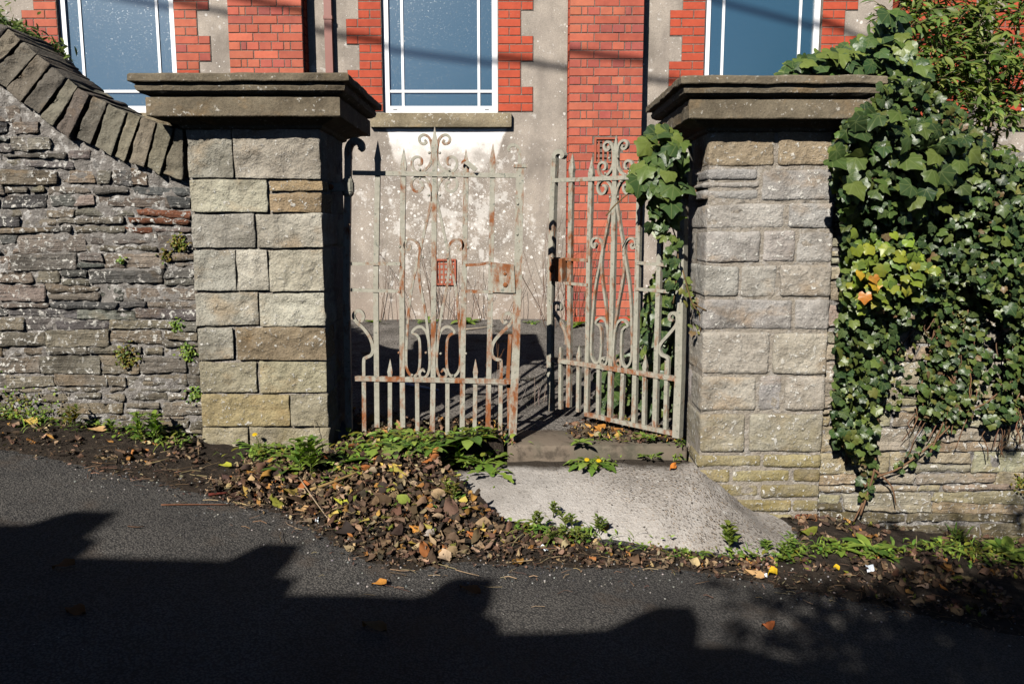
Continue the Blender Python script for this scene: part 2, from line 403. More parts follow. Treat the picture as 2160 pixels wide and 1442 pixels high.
g = G('soil'); p = g.wpos(); g._pos = p
c = g.ramp(g.noise(22.0, 8, 0.7), [(0.3, (0.022, 0.018, 0.014)), (0.55, (0.055, 0.042, 0.032)), (0.75, (0.12, 0.092, 0.068))])
c = g.mix(g.math('MULTIPLY', g.mr(g.vor(90.0), 0.16, 0.1), g.math('GREATER_THAN', g.xyz(g.vor(90.0, out=1))[0], 0.8)), c, (0.20, 0.18, 0.16))
M['soil'] = g.out(c, 0.97, g.bump(g.noise(55.0, 8, 0.75), 1.0, 0.03), 0.15)

g = G('old_concrete'); p = g.wpos(); g._pos = p; X, Y, Z = g.xyz(p)
c = g.mix(g.noise(12.0, 7, 0.65), (0.36, 0.335, 0.31), (0.60, 0.57, 0.535))
agg = g.vor(75.0); ac = g.vor(75.0, out=1); a0, a1, a2 = g.xyz(ac)
exp_ = g.math('MULTIPLY', g.mr(g.math('ADD', X, g.math('MULTIPLY', g.math('SUBTRACT', Y, 3.9), 0.8)), 0.12, 0.7, 0.15, 1.0, 'SMOOTHSTEP'), g.mr(g.noise(5.0, 5, 0.65), 0.30, 0.52, 0.35, 1.0), clamp=True)
c = g.mix(g.math('MULTIPLY', exp_, g.mr(agg, 0.50, 0.30, 0.0, 0.9)), c, g.ramp(a0, [(0.0, (0.10, 0.09, 0.085)), (0.35, (0.24, 0.20, 0.165)), (0.6, (0.36, 0.25, 0.14)), (0.8, (0.42, 0.40, 0.38)), (1.0, (0.19, 0.17, 0.16))]))
c = g.mix(g.math('MULTIPLY', exp_, 0.42), c, (0.17, 0.14, 0.11))
c = g.mix(g.mr(g.noise(40.0, 6, 0.7), 0.60, 0.66, 0.0, 0.8), c, (0.07, 0.06, 0.055))
c = g.mix(g.mr(g.noise(130.0, 4, 0.7), 0.42, 0.62, 0.0, 0.55), c, g.mix(1.0, c, (0.62, 0.58, 0.54), 'MULTIPLY'))
c = g.mix(g.math('MULTIPLY', exp_, g.mr(g.noise(24.0, 6, 0.7), 0.60, 0.64, 0.0, 0.8)), c, (0.60, 0.58, 0.54))
c = g.mix(g.math('MULTIPLY', g.mr(g.vor(19.0), 0.13, 0.09), g.math('GREATER_THAN', g.xyz(g.vor(19.0, out=1))[2], 0.55)), c, (0.05, 0.045, 0.04))
c = g.mix(g.mr(g.noise(2.6, 6, 0.65), 0.48, 0.66, 0.0, 0.45), c, (0.19, 0.17, 0.15))
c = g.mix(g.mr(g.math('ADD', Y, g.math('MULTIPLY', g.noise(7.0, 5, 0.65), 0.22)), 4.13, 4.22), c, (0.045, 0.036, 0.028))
h = g.math('ADD', g.noise(48.0, 9, 0.75), g.math('MULTIPLY', g.math('MULTIPLY', g.mr(agg, 0.5, 0.2), a1), g.math('MULTIPLY', exp_, 1.2)))
M['concrete'] = g.out(c, 0.95, g.bump(h, 0.75, 0.012), 0.15)

g = G('step_stone'); p = g.wpos(); g._pos = p
c = g.mix(g.noise(8.0, 7, 0.6), (0.10, 0.075, 0.056), (0.19, 0.155, 0.118))
c = g.mix(g.mr(g.noise(9.0, 7, 0.7), 0.52, 0.62, 0, 0.8), c, (0.05, 0.04, 0.03))
c = g.mix(g.mr(g.noise(3.0, 4), 0.5, 0.65, 0, 0.6), c, (0.085, 0.085, 0.06))
M['step'] = g.out(c, 0.88, g.bump(g.noise(35.0, 8, 0.65), 0.4, 0.01), 0.25)

def leaf_mat(name, rough=0.35, vein=0.0, trans=0.0, spec=0.5, bump=0.25):
    g = G(name); c = g.attr('Col')
    c = g.mix(g.mr(g.noise(38.0, 4, 0.6), 0.3, 0.7, 0.0, 0.55), c, g.mix(1.0, c, (0.6, 0.62, 0.55), 'MULTIPLY'))
    n = g.bump(g.noise(60.0, 3, 0.5), bump, 0.006)
    if vein:
        l = g.attr('luv', 'Vector'); x, y, z = g.xyz(l)
        ang = g.math('ARCTAN2', x, g.math('SUBTRACT', y, 0.02))
        rad = g.math('SQRT', g.math('ADD', g.math('MULTIPLY', x, x), g.math('MULTIPLY', y, y)))
        vm = None
        for a in (0.0, 0.80, -0.80, 1.65, -1.65):
            d = g.math('MULTIPLY', g.math('ABSOLUTE', g.math('SUBTRACT', ang, a)), rad)
            k = g.mr(d, 0.03, 0.012)
            vm = k if vm is None else g.math('MAXIMUM', vm, k)
        c = g.mix(g.math('MULTIPLY', vm, vein), c, (0.16, 0.19, 0.07))
    tr = {}
    m = g.out(c, rough, n, spec)
    if trans:
        tb = g.n('ShaderNodeBsdfTranslucent', Color=g.mix(1.0, c, (1.3, 1.5, 0.6), 'MULTIPLY'))
        mx = g.n('ShaderNodeMixShader', i0=trans, i1=g.bsdf.outputs[0], i2=tb.outputs[0])
        g.t.links.new(mx.outputs[0], g.t.nodes['Material Output'].inputs[0])
    return m
M['ivy'] = leaf_mat('ivy_leaf', 0.40, 0.4, 0.16, 0.40)
M['leaf'] = leaf_mat('green_leaf', 0.48, 0.0, 0.34, 0.4)
M['dead'] = leaf_mat('dead_leaf', 0.8, 0.0, 0.06, 0.2, 0.5)
M['petal'] = leaf_mat('petal', 0.7, 0.0, 0.2, 0.2)
g = G('bark'); c = g.mix(g.noise(40.0, 5), g.attr('Col'), g.mix(1.0, g.attr('Col'), (0.5, 0.5, 0.5), 'MULTIPLY'))
M['twig'] = g.out(c, 0.9, g.bump(g.noise(90.0, 4), 0.4, 0.003), 0.2)
M['litter_plastic'] = plain('grey_plastic', (0.12, 0.125, 0.135), 0.4, 0.5, 0.2, 25, 0.2)
M['dark_plastic'] = plain('dark_plastic', (0.012, 0.013, 0.017), 0.4, 0.5, 0.2, 25, 0.2)
M['white_paper'] = plain('white_paper', (0.68, 0.74, 0.80), 0.7, 0.3, 0.2, 40, 0.05)
M['white_pipe'] = plain('white_pipe', (0.62, 0.60, 0.68), 0.4, 0.4, 0.0, 20, 0.1)
M['roof_slate'] = plain('roof_slate', (0.06, 0.065, 0.075), 0.7, 0.3, 0.3, 12, 0.3)
M['house_wall'] = plain('house_wall', (0.30, 0.27, 0.24), 0.9, 0.2, 0.3, 20, 0.2)
M['cable'] = plain('cable_black', (0.02, 0.02, 0.02), 0.6, 0.3)

# ================================================================== SETTING
YW = 7.68        # face of the building
# ---- road (one sheet past the frame)
def grid_mesh(x0, x1, nx, y0, y1, ny, fz):
    mb = MB(); vs = []; fs = []
    for j in range(ny + 1):
        for i in range(nx + 1):
            x = x0 + (x1 - x0) * i / nx; y = y0 + (y1 - y0) * j / ny
            vs.append((x, y, fz(x, y)))
    for j in range(ny):
        for i in range(nx):
            a = j * (nx + 1) + i; fs.append((a, a + 1, a + nx + 2, a + nx + 1))
    mb.add(vs, fs); return mb
o = grid_mesh(-14, 14, 140, -1.6, 4.12, 60, lambda x, y: road_z(x, y) + 0.006 * nz(x * 1.3, y * 1.3)).build('road', M['asphalt'], smooth=True); tag(o, None, None, kind='structure')
o = grid_mesh(-60, 60, 8, -70, -1.5, 8, lambda x, y: road_z(clampf(x, -14, 14), -1.5) - 0.02 if y > -2 else road_z(clampf(x, -14, 14), -1.5) - 0.05).build('ground', M['soil']); tag(o, None, None, kind='structure')

# ---- front edge of the litter and soil along the wall
_edge_px = [(-300, 930), (0, 950), (200, 990), (420, 1045), (600, 1090), (690, 1135), (760, 1190), (870, 1206), (1000, 1192), (1100, 1192),
            (1250, 1198), (1400, 1203), (1550, 1220), (1650, 1240), (1800, 1268), (1950, 1300), (2160, 1345), (2500, 1400)]
_edge = [at_ground(px, py, road_z) for px, py in _edge_px]
def y_edge(x):
    if x <= _edge[0].x: return _edge[0].y
    for a, b in zip(_edge, _edge[1:]):
        if x <= b.x: return a.y + (b.y - a.y) * (x - a.x) / (b.x - a.x)
    return _edge[-1].y
def soil_h(x, y):
    e = y_edge(x) + 0.03 * nz(x * 6, 3.1)
    gate = sstep(-1.05, -0.85, x) * (1 - sstep(0.10, 0.30, x))
    tgt = 0.03 + 0.012 * nz(x * 3, 9.7)
    if x > 0.2: tgt = 0.012
    t = clampf((y - e) / max(0.2, (4.05 - e)))
    h = tgt * t ** 0.8 if t > 0 else 0
    if gate > 0:
        tg = clampf((y - e) / max(0.2, 4.22 - e))
        hg = max(0.0, (0.345 - road_z(x, y))) * sstep(0.15, 1.0, tg) + 0.03 * sstep(0, 0.2, tg)
        h = h * (1 - gate) + hg * gate
    if y < e: return -0.02 - 0.05 * (e - y)
    return h + 0.008 * nz(x * 14, y * 14) * sstep(0, 0.1, y - e) + 0.004 * sstep(0.0, 0.05, y - e)
def soil_z(x, y): return road_z(x, y) + soil_h(x, y)
def yard_z(x, y): return 0.35 + 0.30 * sstep(4.4, 7.9, y) * 1.0 + 0.012 * nz(x * 2, y * 2) if y > 4.4 else 0.35
o = grid_mesh(-9, 9, 120, 4.45, 8.2, 50, lambda x, y: yard_z(x, y)).build('courtyard', M['yard'], smooth=True); tag(o, None, None, kind='structure')

# ---- concrete ramp
back = [(925, 1008, 4.02), (1000, 985, 4.13), (1090, 975, 4.17), (1250, 970, 4.17), (1420, 968, 4.17), (1475, 985, 4.03), (1530, 1030, 4.0), (1580, 1073, 4.0), (1622, 1106, 4.0), (1672, 1142, 3.86)]
front = [(938, 1026), (985, 1062), (1060, 1108), (1150, 1124), (1250, 1138), (1350, 1152), (1450, 1164), (1540, 1174), (1610, 1178), (1665, 1172)]
def resamp(P, n):
    P = smooth_path(P, 4); out = []
    for i in range(n):
        t = i / (n - 1) * (len(P) - 1); k = min(int(t), len(P) - 2); out.append(P[k].lerp(P[k + 1], t - k))
    return out
NR, NC = 14, 60
B_ = resamp([at(*p) for p in back], NC); F_ = resamp([at_ground(px, py, road_z) for px, py in front], NC)
vs = []; fs = []
for j in range(NR + 1):
    t = j / NR
    for i in range(NC):
        p = F_[i].lerp(B_[i], t)
        bulge = 0.008 * nz(p.x * 3, p.y * 3, 7.7) + 0.05 * sin(pi * t) * (0.4 + 0.6 * sstep(0.2, 0.9, i / NC))
        zz = p.z + bulge + 0.007 * nz(p.x * 6, p.y * 6)
        zz = max(zz, road_z(p.x, p.y) - 0.03 + 0.05 * min(1, t * 6)) if j else road_z(p.x, p.y) - 0.03
        vs.append((p.x + 0.02 * nz(p.x * 9, 1.0, p.y * 9), p.y + 0.022 * nz(p.x * 11, 5.0, p.y * 9), zz))
for j in range(NR):
    for i in range(NC - 1):
        a = j * NC + i; fs.append((a, a + 1, a + NC + 1, a + NC))
mb = MB(); mb.add(vs, fs); RAMP = mb.build('concrete_ramp', M['concrete'], smooth=True)
tag(RAMP, 'pale concrete ramp from the tarmac up to the gateway step', 'ramp')
def ramp_z(x, y):
    d = (RV[:, 0] - x) ** 2 + (RV[:, 1] - y) ** 2; k = int(d.argmin())
    return float(RV[k, 2]) if d[k] < 0.0012 else -9
RV = np.array(vs)
_soil0 = soil_z
def soil_z(x, y):
    z = _soil0(x, y)
    if -0.5 < x < 1.6 and 3.2 < y < 4.3:
        q = ramp_z(x, y)
        if q > -5: z = min(z, q - 0.035)
    if x > -0.05 and y > 4.06: z = min(z, 0.24 - 0.2 * max(0.0, x - 0.9))
    return z
o = grid_mesh(-3.6, 3.6, 240, 2.3, 4.62, 90, soil_z).build('soil_verge', M['soil'], smooth=True); tag(o, None, None, kind='structure')
def ground_z(x, y):
    if y > 4.165 and -0.05 < x < 0.95: return 0.355
    return max(soil_z(x, y), road_z(x, y), ramp_z(x, y) if (-0.4 < x < 1.6 and 3.2 < y < 4.3) else -9)

# ---- threshold step
mb = MB()
a = at(1070, 970, 4.17); b = at(1450, 970, 4.17)
rough_block(mb, [(a.x, 0.355), (b.x, 0.350), (b.x, 0.18), (a.x, 0.18)], 4.175, 4.52, 0.05, 0.02, 0.006, 3.3)
o = mb.build('stone_step', M['step'], smooth=True, color=(0.2, 0.17, 0.14)); tag(o, 'worn brown stone step lying across the gateway at the head of the ramp', 'step')

# ================================================================== BUILDING
BR = [(0.41, 0.105, 0.062), (0.43, 0.114, 0.066), (0.39, 0.096, 0.058), (0.44, 0.126, 0.072), (0.36, 0.092, 0.062)]
BRD = [(0.35, 0.085, 0.062), (0.31, 0.080, 0.064)]
bld = thing('brick_building', 'red brick and grey render building with tall white framed windows behind the gates', 'building', (0, YW, 0.62))
WIN = [-3.65, -0.667, 2.318, 5.30]
ZW0 = at(930, 238, YW).z          # bottom of the window frames
CH = 0.0755
ZTOP = 4.6
HWN = 0.535
# wall mesh with openings
xs = sorted(set([-9.0, 9.0] + [c - HWN for c in WIN] + [c + HWN for c in WIN] + [-9 + 0.9 * i for i in range(21)]))
zs = [0.3, 0.7, 1.2, 1.7, 2.1, ZW0, 3.2, 3.9, ZTOP]
mb = MB()
for x0, x1 in zip(xs, xs[1:]):
    xm = 0.5 * (x0 + x1)
    for z0, z1 in zip(zs, zs[1:]):
        if z0 >= ZW0 - 1e-6 and any(abs(xm - c) < HWN for c in WIN): continue
        mb.add([(x0, YW, z0), (x1, YW, z0), (x1, YW, z1), (x0, YW, z1)], [(0, 1, 2, 3)])
for c in WIN:   # reveals
    for sx in (-1, 1):
        x = c + sx * HWN
        mb.add([(x, YW, ZW0), (x, YW + 0.3, ZW0), (x, YW + 0.3, ZTOP), (x, YW, ZTOP)], [(0, 1, 2, 3)])
mb.box((-9, YW + 0.31, 0.3), (9, YW + 0.34, ZTOP))
mb.build('rendered_wall', M['render'], bld)

def brick_mesh(L):
    mb = MB(); h = CH - 0.007; d = 0.05; r = 0.004
    o = []
    for (yy, ins) in ((0.0, r), (r, 0.0), (d, 0.0)):
        o += [(-L/2+ins, yy, -h/2+ins), (L/2-ins, yy, -h/2+ins), (L/2-ins, yy, h/2-ins), (-L/2+ins, yy, h/2-ins)]
    f = [(0,1,2,3)]
    for k in (0, 4):
        for i in range(4): f.append((k+i, k+4+i, k+4+(i+1)%4, k+(i+1)%4)[::-1])
    mb.add(o, f); return mb
_bm = {}
N_BRICK = 0
extra = {'v': MB()}
bricks_small = []
def lay(x0, x1, z, yf, vis):
    """one brick from x0 to x1, centre height z, face at yf"""
    global N_BRICK
    L = round(x1 - x0 - 0.007, 3)
    dark = random.random() < (0.22 if L < 0.13 else 0.07)
    col = jit(random.choice(BRD if dark else BR), 0.12)
    px = (x0 + x1) / 2 + random.uniform(-.0012, .0012); yy = yf + random.uniform(-.002, .002)
    if vis and N_BRICK < 300:
        if L not in _bm: _bm[L] = brick_mesh(L).mesh('brick', M['brick'])
        place(_bm[L], 'brick', bld, (px, yy, z), col); N_BRICK += 1
    else: bricks_small.append((L, px, yy, z))
def vis_px(x, y, z):
    d = Vector((x, y, z - CZ)); f = d.y * cT - d.z * sT; u = d.x / f * F + 1080; v = 721 - (d.y * sT + d.z * cT) / f * F
    return u, v
PIERS = [0.855, -2.225, 3.84]
YP = 7.50
for pc in PIERS:
    W = 0.672; x0 = pc - W / 2
    mb = MB(); mb.box((x0 + 0.004, YP + 0.006, 0.3), (x0 + W - 0.004, YW + 0.02, ZTOP)); mb.build('brick_pier', M['brick_mortar'], bld)
    k = 0; z = 0.62
    rows = int((ZTOP - z) / CH)
    for k in range(rows):
        zc = z + CH * (k + 0.5)
        if k % 2 == 0: ws = [0.224] * 3
        else: ws = [0.108, 0.056, 0.112, 0.112, 0.112, 0.060, 0.112]
        s = W / sum(ws); x = x0
        for wd in ws:
            wd *= s; u, v = vis_px(x + wd / 2, YP, zc)
            u = vis_px(x + wd / 2, YP, zc)[0]
            if pc == 0.855 and 1250 < u < 1303 and 288 < v < 347: x += wd; continue      # air brick
            vis = -15 < v < 660 and -10 < u < 1900 and not (pc < 0 and v > 158)
            lay(x, x + wd, zc, YP, vis); x += wd
    # returns of the pier
    mb = MB()
    for k in range(rows):
        for sx in (-1, 1):
            xx = pc + sx * W / 2
            z0 = 0.62 + CH * k + 0.004
            mb.box((xx - 0.006 if sx < 0 else xx - 0.05, YP + 0.062, z0), (xx + 0.05 if sx < 0 else xx + 0.006, YW - 0.004, z0 + CH - 0.008))
    o = mb.build('return_brickwork', M['brick'], bld, color=(0.40, 0.07, 0.034)); o['kind'] = 'stuff'
for c in WIN:
    rows = int((ZTOP - ZW0) / CH)
    for sx in (-1, 1):
        mb = MB()
        for k in range(rows):
            zc = ZW0 + CH * (k + 0.5) + 0.008
            wide = (k // 3) % 2 == (0 if sx > 0 else 1) if c != WIN[1] or sx > 0 else ((k + 1) // 3) % 2 == 1
            xe = c + sx * (HWN + 0.002)
            if wide: ws = [0.108, 0.218] if k % 2 else [0.218, 0.108]
            else: ws = [0.212] if k % 2 == 0 else [0.104, 0.108]
            tot = sum(ws)
            xa, xb = (xe, xe + tot) if sx > 0 else (xe - tot, xe)
            mb.box((xa, YW - 0.007, zc - CH / 2), (xb, YW + 0.02, zc + CH / 2))
            x = xe
            for wd in ws:
                a, b = (x, x + wd) if sx > 0 else (x - wd, x); x += sx * wd
                u, v = vis_px((a + b) / 2, YW, zc)
                lay(a, b, zc, YW - 0.012, -12 < v < 250 and 0 < u < 1830 and not (u < 420 and v > 155))
        mb.build('quoin_mortar', M['brick_mortar'], bld)
if bricks_small:
    mb = MB()
    for L, x, y, z in bricks_small:
        b = brick_mesh(L); mb.add([(x + p[0], y + p[1], z + p[2]) for p in b.v], b.f)
    o = mb.build('brickwork', M['brick'], bld, color=(0.42, 0.072, 0.034)); o['kind'] = 'stuff'

def ring(mb, x0, x1, z0, z1, t, y0, y1, tb=None):
    tb = tb or t
    mb.box((x0, y0, z0), (x1, y1, z0 + tb)); mb.box((x0, y0, z1 - t), (x1, y1, z1))
    mb.box((x0, y0, z0 + tb), (x0 + t, y1, z1 - t)); mb.box((x1 - t, y0, z0 + tb), (x1, y1, z1 - t))
for c in WIN:
    x0, x1 = c - HWN + 0.003, c + HWN - 0.003; yf = YW + 0.035
    mb = MB(); ring(mb, x0, x1, ZW0 + 0.004, ZTOP, 0.052, yf, yf + 0.07, 0.062)
    fr = mb.build('window', M['upvc'], bld)
    mb = MB(); mb.add([(x0 + .05, yf + 0.028, ZW0 + .05), (x1 - .05, yf + 0.028, ZW0 + .05), (x1 - .05, yf + 0.028, ZTOP - .05), (x0 + .05, yf + 0.028, ZTOP - .05)], [(0, 1, 2, 3)])
    mb.build('pane', M['glass'], fr)
    zb = at(930, 191, YW).z
    for sx in (-1, 1):
        mb = MB(); xx = c + sx * 0.356; mb.box((xx - 0.012, yf + 0.016, ZW0 + 0.066), (xx + 0.012, yf + 0.027, ZTOP - 0.052)); mb.build('glazing_bar', M['upvc'], fr)
    mb = MB(); mb.box((x0 + 0.052, yf + 0.012, zb - 0.012), (x1 - 0.052, yf + 0.0155, zb + 0.012)); mb.build('glazing_bar', M['upvc'], fr)
    mb = MB()
    for sx in (-1, 1): mb.box((c + sx * 0.43 - 0.02, yf - 0.002, ZW0 + 0.03), (c + sx * 0.43 + 0.02, yf + 0.001, ZW0 + 0.036))
    mb.build('drain_slot', M['dark'], fr)
    mb = MB(); za = at(930, 269, YW - 0.05).z
    rough_block(mb, [(c - 0.655, ZW0 - 0.006), (c + 0.665, ZW0 - 0.006), (c + 0.665, za), (c - 0.655, za)], YW - 0.055, YW + 0.1, 0.05, 0.008, 0.003, c, maxn=24)
    mb.build('window_sill', M['sill'], bld, smooth=True, color=(0.24, 0.205, 0.14))
# downpipe, air bricks
dp = MB(); a = at(691, 60, YW - 0.09)
dp.box((a.x - 0.034, YW - 0.075, 0.62), (a.x + 0.034, YW - 0.018, ZTOP)); ob = dp.build('downpipe', M['downpipe'], bld)
mb = MB()
for zz in (at(691, 38, YW).z, 1.4): mb.box((a.x - 0.040, YW - 0.081, zz - 0.03), (a.x + 0.040, YW - 0.004, zz))
mb.build('pipe_collar', M['downpipe'], ob)
def air_brick(x0, x1, z0, z1, y, n):
    mb = MB(); t = 0.018
    ring(mb, x0, x1, z0, z1, t, y - 0.012, y + 0.03)
    for i in range(1, n):
        x = x0 + (x1 - x0) * i / n; mb.box((x - 0.008, y + 0.004, z0 + t), (x + 0.008, y + 0.024, z1 - t))
        z = z0 + (z1 - z0) * i / n; mb.box((x0 + t, y + 0.006, z - 0.008), (x1 - t, y + 0.022, z + 0.008))
    ab = mb.build('air_brick', M['terracotta'], bld)
    mb = MB(); mb.box((x0 + t, y + 0.026, z0 + t), (x1 - t, y + 0.029, z1 - t)); mb.build('vent_hole', M['dark'], ab)
p0 = at(1253, 345, YP); p1 = at(1302, 290, YP); air_brick(p0.x, p1.x, p0.z, p1.z, YP, 5)
p0 = at(919, 601, YW); p1 = at(962, 546, YW); air_brick(p0.x, p1.x, p0.z, p1.z, YW - 0.008, 5)

# ================================================================== GATE PIERS
PAL = [(0.385, 0.372, 0.312), (0.35, 0.342, 0.29), (0.40, 0.378, 0.305), (0.33, 0.322, 0.28), (0.415, 0.402, 0.34)]
PALR = [(0.36, 0.345, 0.315), (0.325, 0.318, 0.30), (0.38, 0.352, 0.30), (0.345, 0.333, 0.312), (0.31, 0.305, 0.292)]
OLIVE = [(0.30, 0.265, 0.165), (0.27, 0.24, 0.165), (0.31, 0.27, 0.16)]
YF = 4.0; YB = 4.56
def pier(label, xl, xr, courses, side, pal, loc, gap, colf, rnd, rock):
    t = thing('gate_pier', label, 'gate pier', loc, 'stone gate piers')
    ztop = at(1080, courses[0][0], YF).z; zbot = at(1080, courses[-1][1], YF).z
    mb = MB()
    pm = M['pier_stone' if side > 0 else 'pier_stone_light']
    mb.box((xl + gap, YF + (0.018 if side > 0 else 0.007), zbot - 0.3), (xr - gap, YB - 0.01, ztop + 0.01)); mb.build('mortar', M['pier_mortar'], t)
    sd = 1.7 * (1 if side > 0 else 2)
    for ci, (y0, y1, stones) in enumerate(courses):
        zt = at(1080, y0, YF).z; zb = at(1080, y1, YF).z
        for si, st in enumerate(stones):
            x0p, x1p = st[0], st[1]; yy0, yy1 = (st[2], st[3]) if len(st) > 3 else (y0, y1)
            z1, z0 = at(1080, yy0, YF).z, at(1080, yy1, YF).z
            x0 = at(x0p, (yy0 + yy1) / 2, YF).x; x1 = at(x1p, (yy0 + yy1) / 2, YF).x
            if si == 0: x0 = max(x0, xl) if side < 0 else xl
            if si == len(stones) - 1: x1 = xr
            corner = (si == len(stones) - 1) if side > 0 else (si == 0 or x0 < xl + 0.02)
            dep = (0.22 if ci % 2 else 0.36) if corner else 0.15
            sd += 1.37
            mb = MB(); j = lambda: random.uniform(-0.004, 0.004)
            rough_block(mb, [(x0, z1 - gap * .5 + j()), (x1, z1 - gap * .5 + j()), (x1 + j(), z0 + gap * .5 + j()), (x0 + j(), z0 + gap * .5 + j())],
                        YF + random.uniform(-0.008, 0.004), YF + dep, 0.0125, rnd, 0.005, sd, rock, 34, pillow=0.002)
            col = jit(colf(ci, si, random.choice(pal)), 0.05)
            mb.build('stone', pm, t, smooth=True, color=col)
            if corner and (len(st) <= 2 or st[2] == y0 or True):
                mb = MB(); xa, xb = (xr - 0.16, xr - 0.004) if side > 0 else (xl + 0.004, xl + 0.16)
                rough_block(mb, [(xa, z1 - gap * .5), (xb, z1 - gap * .5), (xb, z0 + gap * .5), (xa, z0 + gap * .5)], YF + dep + gap, YB, 0.03, rnd, 0.007, sd + 40, rock * .7, 12)
                mb.build('stone', pm, t, smooth=True, color=jit(random.choice(pal), 0.12))
    # far side of the pier, plain
    return t
def cap(t, xl, xr, dz, ovr):
    prof = [(0.0, 1.985), (0.018, 1.992), (0.022, 2.005), (0.045, 2.012), (0.075, 2.022), (0.098, 2.034), (0.128, 2.034), (0.131, 2.038), (0.131, 2.118), (0.128, 2.121), (0.113, 2.122), (0.113, 2.131), (0.132, 2.132),
            (0.142, 2.135), (0.160, 2.147), (0.166, 2.165), (0.160, 2.176), (0.160, 2.184), (0.186, 2.184), (0.189, 2.188), (0.189, 2.214), (0.182, 2.221), (0.10, 2.236), (-0.1, 2.25), (-0.25, 2.255)]
    vs = []; fs = []; n = 26
    for o_, z in prof:
        k = [(xl - o_, YF - o_), (xr + o_ * ovr, YF - o_), (xr + o_ * ovr, YB + o_), (xl - o_, YB + o_)]
        for s in range(4):
            a, b = k[s], k[(s + 1) % 4]
            for i in range(n):
                u = i / n; x = a[0] + (b[0] - a[0]) * u; y = a[1] + (b[1] - a[1]) * u
                am = 0.004 + (0.004 if o_ > 0.17 else 0)
                vs.append((x + am * nz(x * 11, y * 11, z * 9 + 3), y + am * nz(x * 11 + 7, y * 11, z * 9), z + dz + 0.6 * am * nz(x * 9, y * 9 + 5, z)))
    m = 4 * n
    for r in range(len(prof) - 1):
        for i in range(m): fs.append((r * m + i, r * m + (i + 1) % m, (r + 1) * m + (i + 1) % m, (r + 1) * m + i))
    fs.append(tuple((len(prof) - 1) * m + i for i in range(m)))
    mb = MB(); mb.add(vs, fs)
    return mb.build('cap', M['cap_stone'], t, color=(0.150, 0.128, 0.092))
LP = [(268, 378, [(392, 491), (493, 677)]), (379, 448, [(397, 564), (568, 680, 379, 404), (568, 680, 406, 448)]), (450, 524, [(399, 536), (541, 680)]),
      (526, 615, [(404, 498), (500, 565), (567, 683)]), (617, 688, [(408, 545), (548, 685)]), (690, 760, [(412, 492), (498, 686)]),
      (762, 829, [(417, 542), (547, 687)]), (831, 900, [(420, 610), (613, 690)]), (901, 972, [(424, 524), (527, 690)])]
RP = [(272, 352, [(1480, 1635), (1641, 1770)]), (354, 425, [(1482, 1600, 354, 380), (1482, 1602, 382, 398), (1482, 1600, 400, 425), (1608, 1765)]), (427, 484, [(1470, 1657), (1663, 1768)]),
      (486, 556, [(1470, 1605), (1610, 1678), (1682, 1765)]), (558, 628, [(1470, 1560), (1563, 1640), (1645, 1757)]), (630, 697, [(1470, 1672), (1676, 1753)]),
      (699, 790, [(1475, 1623), (1630, 1750)]), (792, 868, [(1475, 1595), (1600, 1650), (1655, 1745)]), (870, 955, [(1470, 1572), (1580, 1738)]),
      (957, 987, [(1470, 1607), (1611, 1733)]), (989, 1018, [(1470, 1540), (1542, 1668), (1672, 1730)]), (1020, 1050, [(1470, 1600), (1605, 1725)]),
      (1052, 1080, [(1470, 1670), (1673, 1722)]), (1082, 1130, [(1470, 1672), (1676, 1720)])]
def col_l(ci, si, c):
    if ci == 1 and si >= 1: return (0.34, 0.27, 0.17)
    if ci == 0 and si == 1: return (0.33, 0.31, 0.265)
    if ci == 7 and si == 0: return (0.29, 0.245, 0.14)
    if ci >= 6: return tuple(0.5 * a + 0.5 * b for a, b in zip(c, (0.27, 0.23, 0.125)))
    if ci == 5 and si == 1: return (0.235, 0.195, 0.13)
    return c
def col_r(ci, si, c):
    if ci == 0: return (0.32, 0.26, 0.185)
    if ci == 13 and si == 1: return (0.25, 0.08, 0.05)
    if ci >= 9: return random.choice(OLIVE)
    if ci == 8: return tuple(0.6 * a + 0.4 * b for a, b in zip(c, (0.29, 0.24, 0.13)))
    return c
xl = -1.594; xr = -0.944
t = pier('left stone gate pier with tight dark joints beside the curved rubble wall', xl, xr, LP, 1, PAL, (-1.27, 4.28, 0.33), 0.005, col_l, 0.005, 0.017)
cap(t, xl, xr, 0.0, 1.0)
xl2 = 0.965; xr2 = 1.604
t2 = pier('right stone gate pier with rounded stones and white lichen beside the ivy', xl2, xr2, RP, -1, PALR, (1.285, 4.28, -0.02), 0.007, col_r, 0.016, 0.010)
cap(t2, xl2, xr2, -0.012, 0.7)

